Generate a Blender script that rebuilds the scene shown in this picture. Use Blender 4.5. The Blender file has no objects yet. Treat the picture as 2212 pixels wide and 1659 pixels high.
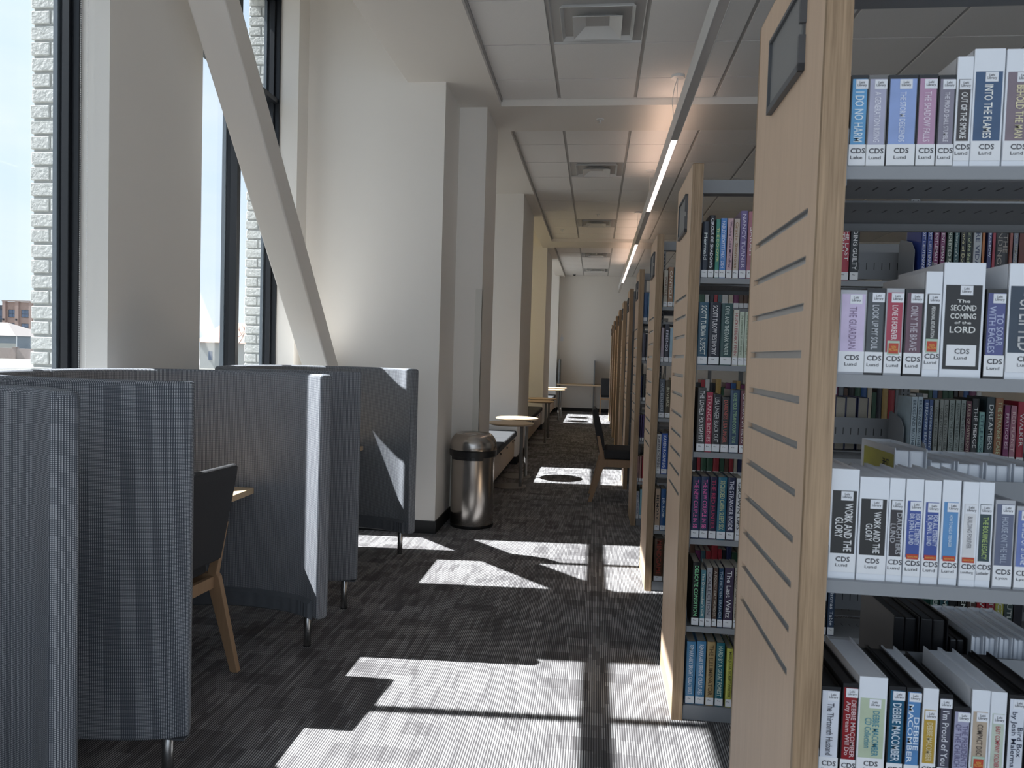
import bpy, bmesh, math, random
from mathutils import Vector, Matrix
random.seed(7)
scene = bpy.context.scene
COL = scene.collection
PI = math.pi

# ------------------------------------------------------------------ camera
cam_d = bpy.data.cameras.new('camera')
cam = bpy.data.objects.new('camera', cam_d)
COL.objects.link(cam)
scene.camera = cam
F_PX = 1549.0
cam_d.sensor_width = 36.0
cam_d.lens = F_PX / 2212 * 36
cam_d.clip_start = 0.05
cam_d.clip_end = 1000
yaw, pit, rol = math.radians(6.5563), math.radians(2.2802), math.radians(-1.7264)
fwd = Vector((-math.sin(yaw) * math.cos(pit), math.cos(yaw) * math.cos(pit), -math.sin(pit)))
rgt = Vector((math.cos(yaw), math.sin(yaw), 0))
dwn = fwd.cross(rgt)
r2 = math.cos(rol) * rgt + math.sin(rol) * dwn
d2 = -math.sin(rol) * rgt + math.cos(rol) * dwn
mw = Matrix((
    (r2.x, -d2.x, -fwd.x, 0), (r2.y, -d2.y, -fwd.y, 0), (r2.z, -d2.z, -fwd.z, 1.5), (0, 0, 0, 1)))
cam.matrix_world = mw
cam_d.dof.use_dof = True
cam_d.dof.focus_distance = 5.0
cam_d.dof.aperture_fstop = 11

# ------------------------------------------------------------------ world, sun, exposure
scene.view_settings.view_transform = 'Standard'
scene.view_settings.look = 'None'
scene.view_settings.exposure = 0.32
scene.view_settings.gamma = 1.0
scene.view_settings.use_curve_mapping = False
scene.cycles.max_bounces = 10
scene.cycles.diffuse_bounces = 6
scene.cycles.glossy_bounces = 4
scene.cycles.transparent_max_bounces = 12
scene.cycles.sample_clamp_indirect = 6
try:
    scene.cycles.use_denoising = True
    scene.cycles.denoiser = 'OPENIMAGEDENOISE'
except Exception:
    pass

SKY_STRENGTH = 1.14
SUN_STRENGTH = 15.5
world = bpy.data.worlds.new('sky')
scene.world = world
world.use_nodes = True
nt = world.node_tree
nt.nodes.clear()
o = nt.nodes.new('ShaderNodeOutputWorld')
bg = nt.nodes.new('ShaderNodeBackground')
bg.inputs[1].default_value = SKY_STRENGTH
tc = nt.nodes.new('ShaderNodeTexCoord')
sep = nt.nodes.new('ShaderNodeSeparateXYZ')
nt.links.new(tc.outputs['Generated'], sep.inputs[0])
ramp = nt.nodes.new('ShaderNodeValToRGB')
ramp.color_ramp.elements[0].position = 0.0
ramp.color_ramp.elements[0].color = (0.66, 0.76, 0.87, 1)
ramp.color_ramp.elements[1].position = 0.75
ramp.color_ramp.elements[1].color = (0.48, 0.66, 0.90, 1)
nt.links.new(sep.outputs[2], ramp.inputs[0])
noi = nt.nodes.new('ShaderNodeTexNoise')
noi.inputs['Scale'].default_value = 2.2
noi.inputs['Detail'].default_value = 5
mp = nt.nodes.new('ShaderNodeMapping')
mp.inputs['Scale'].default_value = (1, 1, 4)
nt.links.new(tc.outputs['Generated'], mp.inputs[0])
nt.links.new(mp.outputs[0], noi.inputs['Vector'])
cr = nt.nodes.new('ShaderNodeValToRGB')
cr.color_ramp.elements[0].position = 0.42
cr.color_ramp.elements[0].color = (0, 0, 0, 1)
cr.color_ramp.elements[1].position = 0.75
cr.color_ramp.elements[1].color = (0.6, 0.6, 0.6, 1)
nt.links.new(noi.outputs['Fac'], cr.inputs[0])
mx = nt.nodes.new('ShaderNodeMixRGB')
mx.inputs[2].default_value = (0.84, 0.86, 0.88, 1)
nt.links.new(cr.outputs[0], mx.inputs[0])
nt.links.new(ramp.outputs[0], mx.inputs[1])
nt.links.new(mx.outputs[0], bg.inputs[0])
nt.links.new(bg.outputs[0], o.inputs[0])

sun_d = bpy.data.lights.new('sun', 'SUN')
sun_d.energy = SUN_STRENGTH
sun_d.angle = math.radians(0.53)
sun_d.color = (0.97, 0.98, 1.0)
sun = bpy.data.objects.new('sun', sun_d)
COL.objects.link(sun)
sdir = Vector((0.78, 0.055, -1.0)).normalized()
sun.rotation_euler = sdir.to_track_quat('-Z', 'Y').to_euler()
sun.location = (-20, 0, 26)

# ------------------------------------------------------------------ materials
MATS = {}


def N(t, typ, **kw):
    n = t.nodes.new(typ)
    for k, v in kw.items():
        if k.startswith('_'):
            setattr(n, k[1:], v)
        else:
            n.inputs[int(k[1:]) if k[0] == 'i' and k[1:].isdigit() else k.replace('__', ' ')].default_value = v
    return n


def new_mat(name, base=(.5, .5, .5), rough=.6, metal=0.0, spec=0.5):
    m = bpy.data.materials.new(name)
    m.use_nodes = True
    b = m.node_tree.nodes['Principled BSDF']
    b.inputs['Base Color'].default_value = (*base, 1)
    b.inputs['Roughness'].default_value = rough
    b.inputs['Metallic'].default_value = metal
    b.inputs['Specular IOR Level'].default_value = spec
    return m, m.node_tree, b


def plain(name, base, rough=.6, metal=0.0, spec=.5, var=0.06, scale=40, bump=0.0):
    """procedural: base colour with a faint noise variation"""
    if name in MATS:
        return MATS[name]
    m, t, b = new_mat(name, base, rough, metal, spec)
    tcn = N(t, 'ShaderNodeTexCoord')
    nz = N(t, 'ShaderNodeTexNoise', Scale=scale, Detail=3)
    t.links.new(tcn.outputs['Object'], nz.inputs['Vector'])
    rp = N(t, 'ShaderNodeMapRange', i3=1 - var, i4=1 + var)
    t.links.new(nz.outputs['Fac'], rp.inputs[0])
    vm = N(t, 'ShaderNodeVectorMath', _operation='SCALE')
    vm.inputs[0].default_value = base
    t.links.new(rp.outputs[0], vm.inputs['Scale'])
    t.links.new(vm.outputs[0], b.inputs['Base Color'])
    if bump:
        bp = N(t, 'ShaderNodeBump', Strength=bump, Distance=.002)
        t.links.new(nz.outputs['Fac'], bp.inputs['Height'])
        t.links.new(bp.outputs[0], b.inputs['Normal'])
    MATS[name] = m
    return m


def math_n(t, op, a, b=None, c=None):
    n = t.nodes.new('ShaderNodeMath')
    n.operation = op
    for i, v in enumerate((a, b, c)):
        if v is None:
            continue
        if isinstance(v, (int, float)):
            n.inputs[i].default_value = v
        else:
            t.links.new(v, n.inputs[i])
    return n.outputs[0]


def wood_mat(name, c1, c2, contrast=1.0, scale=1.0, rough=.5):
    m, t, b = new_mat(name, c1, rough)
    tcn = N(t, 'ShaderNodeTexCoord')
    mpn = N(t, 'ShaderNodeMapping')
    mpn.inputs['Scale'].default_value = (30 * scale, 30 * scale, 1.3 * scale)
    t.links.new(tcn.outputs['Object'], mpn.inputs[0])
    n1 = N(t, 'ShaderNodeTexNoise', Scale=1.6, Detail=6, Roughness=.65)
    n1.inputs['Distortion'].default_value = .6
    t.links.new(mpn.outputs[0], n1.inputs['Vector'])
    mp2 = N(t, 'ShaderNodeMapping')
    mp2.inputs['Scale'].default_value = (260 * scale, 260 * scale, 7 * scale)
    t.links.new(tcn.outputs['Object'], mp2.inputs[0])
    n2 = N(t, 'ShaderNodeTexNoise', Scale=1.0, Detail=3)
    t.links.new(mp2.outputs[0], n2.inputs['Vector'])
    s = math_n(t, 'ADD', math_n(t, 'MULTIPLY', n1.outputs['Fac'], .6), math_n(t, 'MULTIPLY', n2.outputs['Fac'], .4))
    rp = N(t, 'ShaderNodeValToRGB')
    rp.color_ramp.elements[0].position = .5 - .16 / contrast
    rp.color_ramp.elements[1].position = .5 + .16 / contrast
    rp.color_ramp.elements[0].color = (*c2, 1)
    rp.color_ramp.elements[1].color = (*c1, 1)
    t.links.new(s, rp.inputs[0])
    t.links.new(rp.outputs[0], b.inputs['Base Color'])
    bp = N(t, 'ShaderNodeBump', Strength=.08, Distance=.001)
    t.links.new(s, bp.inputs['Height'])
    t.links.new(bp.outputs[0], b.inputs['Normal'])
    MATS[name] = m
    return m


WALL = plain('wall_paint', (.84, .805, .755), .75, var=.012, scale=3, bump=.02)
CEILPAINT = plain('soffit_paint', (.78, .74, .69), .8, var=.012, scale=3)
TILE = plain('ceiling_tile', (.85, .83, .81), .9, var=.04, scale=160, bump=.15)
TEE = plain('ceiling_grid', (.46, .45, .44), .6, var=.02)
RUBBER = plain('black_rubber', (.014, .014, .015), .55, var=.1)
FRAME = plain('dark_window_frame', (.014, .016, .020), .4, spec=.35, var=.1)
FRAME_L = plain('grey_window_edge', (.12, .14, .16), .35, spec=.6, var=.1)
STEEL_P = plain('grey_painted_steel', (.27, .28, .295), .42, var=.03)
STEEL_D = plain('dark_steel', (.10, .105, .115), .45, var=.05)
BLACK = plain('black_plastic', (.012, .012, .013), .35, var=.1)
WHITE_P = plain('white_plastic', (.74, .76, .80), .3, var=.02)
WHITE_M = plain('white_metal', (.74, .74, .73), .4, var=.02)
PAPER = plain('white_paper_label', (.84, .85, .87), .6, var=.02)
PAGES = plain('book_pages', (.60, .55, .46), .85, var=.1, scale=300)
INK = plain('black_ink', (.03, .03, .04), .6, var=.01)
CUSHION = plain('dark_grey_upholstery', (.060, .062, .066), .9, var=.25, scale=350, bump=.3)
CHAIRFAB = plain('charcoal_chair_fabric', (.045, .045, .048), .95, var=.3, scale=450, bump=.3)
POLE = plain('grey_table_pole', (.20, .19, .18), .4, metal=.3, var=.04)
CHROME = plain('brushed_leg_metal', (.42, .42, .42), .25, metal=1.0, var=.05)
ALU = plain('aluminium_insert', (.58, .59, .60), .38, metal=1.0, var=.03)
SCREEN = plain('grey_divider', (.22, .23, .24), .6, var=.04)
STICK_R = plain('red_sticker', (.50, .06, .03), .5, var=.02)
STICK_G = plain('pale_green_sticker', (.45, .60, .48), .5, var=.02)
LIBST = plain('white_library_sticker', (.80, .82, .86), .5, var=.01)
WOOD = wood_mat('pale_oak', (.75, .555, .40), (.63, .455, .315), .75)
PLINTH = wood_mat('honey_plinth', (.60, .43, .25), (.50, .35, .20), .8)
WOODEDGE = wood_mat('oak_edge', (.44, .30, .18), (.26, .17, .095), 1.5, 1.0)
MAPLE = wood_mat('maple_top', (.68, .50, .31), (.58, .41, .25), .7)
CHAIRWOOD = wood_mat('chair_beech', (.45, .29, .17), (.36, .225, .13), .6)
CABWOOD = wood_mat('cabinet_wood', (.52, .39, .27), (.42, .31, .21), .6)


def glass_mat():
    m = bpy.data.materials.new('window_glass')
    m.use_nodes = True
    t = m.node_tree
    t.nodes.clear()
    out = t.nodes.new('ShaderNodeOutputMaterial')
    mix = t.nodes.new('ShaderNodeMixShader')
    tr = t.nodes.new('ShaderNodeBsdfTransparent')
    tr.inputs[0].default_value = (.96, .97, .97, 1)
    gl = t.nodes.new('ShaderNodeBsdfGlossy')
    gl.inputs['Roughness'].default_value = 0.02
    ge = t.nodes.new('ShaderNodeNewGeometry')
    dt = t.nodes.new('ShaderNodeVectorMath')
    dt.operation = 'DOT_PRODUCT'
    t.links.new(ge.outputs['Normal'], dt.inputs[0])
    t.links.new(ge.outputs['Incoming'], dt.inputs[1])
    c1 = math_n(t, 'SUBTRACT', 1.0, math_n(t, 'ABSOLUTE', dt.outputs['Value']))
    t.links.new(math_n(t, 'MULTIPLY_ADD', math_n(t, 'POWER', c1, 5.0), .9, .03), mix.inputs[0])
    t.links.new(tr.outputs[0], mix.inputs[1])
    t.links.new(gl.outputs[0], mix.inputs[2])
    t.links.new(mix.outputs[0], out.inputs[0])
    MATS['glass'] = m
    return m


GLASS = glass_mat()


def carpet_mat():
    m, t, b = new_mat('striped_carpet', (.1, .1, .1), .95, spec=.15)
    L = t.links
    tcn = N(t, 'ShaderNodeTexCoord')
    sp = N(t, 'ShaderNodeSeparateXYZ')
    L.new(tcn.outputs['Object'], sp.inputs[0])
    X, Y = sp.outputs[0], sp.outputs[1]
    xs = math_n(t, 'DIVIDE', X, .0096)
    fx = math_n(t, 'FLOOR', xs)
    s = math_n(t, 'MULTIPLY_ADD', math_n(t, 'SINE', math_n(t, 'MULTIPLY', xs, 2 * PI)), .5, .5)
    # each yarn row broken into random lengths
    fx = math_n(t, 'FLOOR', math_n(t, 'DIVIDE', xs, 2.0))
    wn = N(t, 'ShaderNodeTexWhiteNoise', _noise_dimensions='1D')
    L.new(fx, wn.inputs['W'])
    yy = math_n(t, 'ADD', math_n(t, 'DIVIDE', Y, .17), math_n(t, 'MULTIPLY', wn.outputs[0], 7.0))
    cb = N(t, 'ShaderNodeCombineXYZ')
    L.new(fx, cb.inputs[0])
    L.new(math_n(t, 'FLOOR', yy), cb.inputs[1])
    w2 = N(t, 'ShaderNodeTexWhiteNoise', _noise_dimensions='2D')
    L.new(cb.outputs[0], w2.inputs['Vector'])
    # rectangular darker / lighter patches, rows shifted at random
    by = math_n(t, 'FLOOR', math_n(t, 'DIVIDE', Y, .10))
    wr = N(t, 'ShaderNodeTexWhiteNoise', _noise_dimensions='1D')
    L.new(by, wr.inputs['W'])
    bx = math_n(t, 'FLOOR', math_n(t, 'ADD', math_n(t, 'DIVIDE', X, .115), math_n(t, 'MULTIPLY', wr.outputs[0], 9)))
    cb2 = N(t, 'ShaderNodeCombineXYZ')
    L.new(bx, cb2.inputs[0])
    L.new(by, cb2.inputs[1])
    w3 = N(t, 'ShaderNodeTexWhiteNoise', _noise_dimensions='2D')
    L.new(cb2.outputs[0], w3.inputs['Vector'])
    big = N(t, 'ShaderNodeTexNoise', Scale=1.6, Detail=2)
    L.new(tcn.outputs['Object'], big.inputs['Vector'])
    k = math_n(t, 'ADD', w3.outputs[0], math_n(t, 'MULTIPLY', math_n(t, 'SUBTRACT', big.outputs['Fac'], .5), 1.2))
    pr = N(t, 'ShaderNodeMapRange', i1=.08, i2=.26, i3=.60, i4=1.0)
    L.new(k, pr.inputs[0])
    pr2 = N(t, 'ShaderNodeMapRange', i1=.80, i2=.95, i3=0.0, i4=.35)
    L.new(k, pr2.inputs[0])
    nub = math_n(t, 'MULTIPLY_ADD', math_n(t, 'SINE', math_n(t, 'MULTIPLY', Y, 2 * PI / .0075)), .12, .88)
    v = math_n(t, 'MULTIPLY', s, math_n(t, 'MULTIPLY_ADD', w2.outputs[0], .62, .50))
    v = math_n(t, 'MULTIPLY', v, pr.outputs[0])
    v = math_n(t, 'MULTIPLY', math_n(t, 'ADD', v, math_n(t, 'MULTIPLY', pr2.outputs[0], s)), nub)
    rp = N(t, 'ShaderNodeValToRGB')
    e = rp.color_ramp.elements
    e[0].position, e[0].color = 0.0, (.066, .062, .064, 1)
    e[1].position, e[1].color = 1.0, (.54, .535, .535, 1)
    e2 = rp.color_ramp.elements.new(.4)
    e2.color = (.19, .183, .183, 1)
    L.new(v, rp.inputs[0])
    L.new(rp.outputs[0], b.inputs['Base Color'])
    bp = N(t, 'ShaderNodeBump', Strength=.5, Distance=.003)
    L.new(s, bp.inputs['Height'])
    L.new(bp.outputs[0], b.inputs['Normal'])
    MATS['carpet'] = m
    return m


CARPET = carpet_mat()


def weave_mat():
    m, t, b = new_mat('woven_blue_grey_fabric', (.1, .1, .1), .92, spec=.2)
    L = t.links
    uv = N(t, 'ShaderNodeTexCoord')
    sp = N(t, 'ShaderNodeSeparateXYZ')
    L.new(uv.outputs['UV'], sp.inputs[0])
    a = math_n(t, 'MULTIPLY_ADD', math_n(t, 'SINE', math_n(t, 'MULTIPLY', sp.outputs[0], 2 * PI / .0062)), .5, .5)
    c = math_n(t, 'MULTIPLY_ADD', math_n(t, 'SINE', math_n(t, 'MULTIPLY', sp.outputs[1], 2 * PI / .0050)), .5, .5)
    v = math_n(t, 'MULTIPLY', math_n(t, 'POWER', a, 1.2), math_n(t, 'POWER', c, .7))
    rp = N(t, 'ShaderNodeValToRGB')
    rp.color_ramp.elements[0].color = (.055, .063, .080, 1)
    rp.color_ramp.elements[1].color = (.64, .66, .69, 1)
    L.new(v, rp.inputs[0])
    L.new(rp.outputs[0], b.inputs['Base Color'])
    bp = N(t, 'ShaderNodeBump', Strength=.4, Distance=.001)
    L.new(v, bp.inputs['Height'])
    L.new(bp.outputs[0], b.inputs['Normal'])
    MATS['weave'] = m
    return m


WEAVE = weave_mat()


def brushed_mat():
    m, t, b = new_mat('brushed_stainless', (.50, .47, .44), .28, 1.0)
    L = t.links
    tcn = N(t, 'ShaderNodeTexCoord')
    mpn = N(t, 'ShaderNodeMapping')
    mpn.inputs['Scale'].default_value = (.5, .5, 500)
    L.new(tcn.outputs['Object'], mpn.inputs[0])
    nz = N(t, 'ShaderNodeTexNoise', Scale=2.0, Detail=4)
    L.new(mpn.outputs[0], nz.inputs['Vector'])
    rr = N(t, 'ShaderNodeMapRange', i3=.19, i4=.25)
    L.new(nz.outputs['Fac'], rr.inputs[0])
    L.new(rr.outputs[0], b.inputs['Roughness'])
    b.inputs['Anisotropic'].default_value = .6
    MATS['brushed'] = m
    return m


BRUSHED = brushed_mat()


def brick_paint():
    m, t, b = new_mat('white_painted_brick', (.80, .80, .77), .85)
    L = t.links
    tcn = N(t, 'ShaderNodeTexCoord')
    nz = N(t, 'ShaderNodeTexNoise', Scale=45, Detail=6)
    L.new(tcn.outputs['Object'], nz.inputs['Vector'])
    rp = N(t, 'ShaderNodeValToRGB')
    rp.color_ramp.elements[0].position = .3
    rp.color_ramp.elements[0].color = (.52, .52, .49, 1)
    rp.color_ramp.elements[1].position = .6
    rp.color_ramp.elements[1].color = (.66, .66, .63, 1)
    L.new(nz.outputs['Fac'], rp.inputs[0])
    L.new(rp.outputs[0], b.inputs['Base Color'])
    bp = N(t, 'ShaderNodeBump', Strength=.7, Distance=.006)
    L.new(nz.outputs['Fac'], bp.inputs['Height'])
    L.new(bp.outputs[0], b.inputs['Normal'])
    MATS['brick'] = m
    return m


BRICKW = brick_paint()
MORTAR = plain('grey_mortar', (.42, .42, .40), .9, var=.1)


def emit_mat(name, col, strength):
    m = bpy.data.materials.new(name)
    m.use_nodes = True
    t = m.node_tree
    t.nodes.clear()
    out = t.nodes.new('ShaderNodeOutputMaterial')
    e = t.nodes.new('ShaderNodeEmission')
    e.inputs[0].default_value = (*col, 1)
    e.inputs[1].default_value = strength
    t.links.new(e.outputs[0], out.inputs[0])
    return m


LENS_ON = emit_mat('lit_lens', (1.0, .86, .79), 1.3)
UPLIGHT = emit_mat('uplight_strip', (1.0, .70, .54), 9.0)
LENS_OFF = plain('unlit_lens', (.66, .62, .60), .35, var=.02)


def shade_mat():
    m = bpy.data.materials.new('roller_shade_cloth')
    m.use_nodes = True
    t = m.node_tree
    t.nodes.clear()
    out = t.nodes.new('ShaderNodeOutputMaterial')
    mix = t.nodes.new('ShaderNodeMixShader')
    mix.inputs[0].default_value = .45
    d = t.nodes.new('ShaderNodeBsdfDiffuse')
    d.inputs[0].default_value = (.78, .72, .60, 1)
    tl = t.nodes.new('ShaderNodeBsdfTranslucent')
    tl.inputs[0].default_value = (.92, .85, .70, 1)
    t.links.new(d.outputs[0], mix.inputs[1])
    t.links.new(tl.outputs[0], mix.inputs[2])
    t.links.new(mix.outputs[0], out.inputs[0])
    return m


SHADE = shade_mat()
COLM = {}


def colmat(rgb, kind='m'):
    """glossy jacket colour with a faint mottling"""
    key = tuple(round(c, 2 if max(rgb) > .1 else 3) for c in rgb) + (kind,)
    if key not in COLM:
        COLM[key] = plain('jacket_%d' % len(COLM), tuple(rgb), .28 if kind == 'm' else .55, var=.22, scale=22)
    return COLM[key]


# ------------------------------------------------------------------ mesh helpers
class MB:
    def __init__(s):
        s.v, s.f, s.m, s.uv = [], [], [], None

    def box(s, x0, x1, y0, y1, z0, z1, mi=0):
        if x0 > x1: x0, x1 = x1, x0
        if y0 > y1: y0, y1 = y1, y0
        if z0 > z1: z0, z1 = z1, z0
        n = len(s.v)
        s.v += [(x0, y0, z0), (x1, y0, z0), (x1, y1, z0), (x0, y1, z0), (x0, y0, z1), (x1, y0, z1), (x1, y1, z1), (x0, y1, z1)]
        s.f += [tuple(n + i for i in q) for q in ((0, 3, 2, 1), (4, 5, 6, 7), (0, 1, 5, 4), (1, 2, 6, 5), (2, 3, 7, 6), (3, 0, 4, 7))]
        s.m += [mi] * 6
        return s

    def prism(s, poly, a0, a1, axis='z', mi=0):
        """extrude a CCW polygon along an axis; poly coordinates are the other two axes in order"""
        n = len(s.v)
        k = len(poly)

        def P(u, v, a):
            return {'z': (u, v, a), 'y': (u, a, v), 'x': (a, u, v)}[axis]
        s.v += [P(u, v, a0) for u, v in poly] + [P(u, v, a1) for u, v in poly]
        s.f += [tuple(n + i for i in range(k))[::-1], tuple(n + k + i for i in range(k))]
        for i in range(k):
            j = (i + 1) % k
            s.f.append((n + i, n + j, n + k + j, n + k + i))
        s.m += [mi] * (k + 2)
        return s

    def lathe(s, prof, cx=0, cy=0, seg=40, mi=0):
        n = len(s.v)
        for r, z in prof:
            for i in range(seg):
                a = 2 * PI * i / seg
                s.v.append((cx + r * math.cos(a), cy + r * math.sin(a), z))
        for j in range(len(prof) - 1):
            for i in range(seg):
                k = (i + 1) % seg
                s.f.append((n + j * seg + i, n + j * seg + k, n + (j + 1) * seg + k, n + (j + 1) * seg + i))
                s.m.append(mi)
        s.f.append(tuple(n + i for i in range(seg))[::-1])
        s.f.append(tuple(n + (len(prof) - 1) * seg + i for i in range(seg)))
        s.m += [mi, mi]
        return s

    def tube(s, pts, r, seg=8, mi=0):
        n = len(s.v)
        P = [Vector(p) for p in pts]
        for i, p in enumerate(P):
            d = (P[min(i + 1, len(P) - 1)] - P[max(i - 1, 0)]).normalized()
            a = d.cross(Vector((0.3, 0.2, 1)) if abs(d.z) < .9 else Vector((1, 0, 0))).normalized()
            b = d.cross(a)
            rr = r[i] if isinstance(r, (list, tuple)) else r
            for k in range(seg):
                t = 2 * PI * k / seg
                s.v.append(tuple(p + rr * (math.cos(t) * a + math.sin(t) * b)))
        for i in range(len(P) - 1):
            for k in range(seg):
                j = (k + 1) % seg
                s.f.append((n + i * seg + k, n + i * seg + j, n + (i + 1) * seg + j, n + (i + 1) * seg + k))
                s.m.append(mi)
        s.f.append(tuple(n + k for k in range(seg))[::-1])
        s.f.append(tuple(n + (len(P) - 1) * seg + k for k in range(seg)))
        s.m += [mi, mi]
        return s

    def build(s, name, mats, parent=None, bevel=0, smooth=False, seg=2, origin=None):
        me = bpy.data.meshes.new(name)
        vs = s.v
        if origin is not None:
            vs = [(a - origin[0], b - origin[1], c - origin[2]) for a, b, c in vs]
        me.from_pydata(vs, [], s.f)
        if not isinstance(mats, (list, tuple)):
            mats = [mats]
        for m in mats:
            me.materials.append(m)
        if len(mats) > 1:
            me.polygons.foreach_set('material_index', s.m)
        bm = bmesh.new()
        bm.from_mesh(me)
        bmesh.ops.recalc_face_normals(bm, faces=bm.faces)
        bm.to_mesh(me)
        bm.free()
        o = bpy.data.objects.new(name, me)
        COL.objects.link(o)
        if origin is not None:
            o.location = origin
        if parent is not None:
            o.parent = parent
            if origin is not None:
                o.location = Vector(origin)
        if bevel:
            md = o.modifiers.new('edge', 'BEVEL')
            md.width = bevel
            md.segments = seg
            md.limit_method = 'ANGLE'
            md.angle_limit = math.radians(40)
        if smooth:
            me.shade_smooth()
            if bevel:
                pass
            else:
                try:
                    me.set_sharp_from_angle(angle=math.radians(40))
                except Exception:
                    pass
        return o


def tag(o, label=None, cat=None, group=None, kind=None):
    if label: o['label'] = label
    if cat: o['category'] = cat
    if group: o['group'] = group
    if kind: o['kind'] = kind
    return o


def empty(name, loc, rz=0.0):
    e = bpy.data.objects.new(name, None)
    e.empty_display_size = .1
    e.location = loc
    e.rotation_euler = (0, 0, rz)
    COL.objects.link(e)
    return e


def copy_tree(o, parent=None):
    c = o.copy()
    COL.objects.link(c)
    if parent is not None:
        c.parent = parent
    for ch in o.children:
        copy_tree(ch, c)
    return c


def structure(o):
    o['kind'] = 'structure'
    return o


# text glyph outlines, cached
TXT = {}


def text_geo(s, bold=0.0, align='CENTER'):
    key = (s, bold, align)
    if key in TXT:
        return TXT[key]
    cu = bpy.data.curves.new('tmp_text', 'FONT')
    cu.body = s
    cu.resolution_u = 2
    cu.offset = bold
    cu.align_x = align
    cu.space_line = .82
    ob = bpy.data.objects.new('tmp_text', cu)
    COL.objects.link(ob)
    dg = bpy.context.evaluated_depsgraph_get()
    me = ob.evaluated_get(dg).to_mesh()
    v = [(p.co.x, p.co.y) for p in me.vertices]
    f = [tuple(p.vertices) for p in me.polygons]
    ob.evaluated_get(dg).to_mesh_clear()
    bpy.data.objects.remove(ob)
    bpy.data.curves.remove(cu)
    if v:
        x0, x1 = min(a for a, b in v), max(a for a, b in v)
        y0, y1 = min(b for a, b in v), max(b for a, b in v)
    else:
        x0, x1, y0, y1 = 0, 1, 0, 1
    TXT[key] = (v, f, x0, x1, y0, y1)
    return TXT[key]


def spine_text(name, s, mat, parent, xc, y, zc, length, width, vertical=True, bold=.012, asp=1.7):
    """lettering lying on a face that looks towards -y, fitted into length x width"""
    v, f, x0, x1, y0, y1 = text_geo(s, bold)
    if not f:
        return None
    w, h = x1 - x0, y1 - y0
    if vertical:
        sx = min(length / w, asp * width / h)
        sy = min(width / h, asp * sx)
    else:
        sx = min(width / w, asp * length / h)
        sy = min(length / h, asp * sx)
    mx_, my_ = (x0 + x1) / 2, (y0 + y1) / 2
    out = []
    for a, b in v:
        u, t = (a - mx_) * sx, (b - my_) * sy
        out.append((xc + t, y, zc - u) if vertical else (xc + u, y, zc + t))
    me = bpy.data.meshes.new(name)
    me.from_pydata(out, [], f)
    me.materials.append(mat)
    o = bpy.data.objects.new(name, me)
    COL.objects.link(o)
    o.parent = parent
    return o
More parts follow.
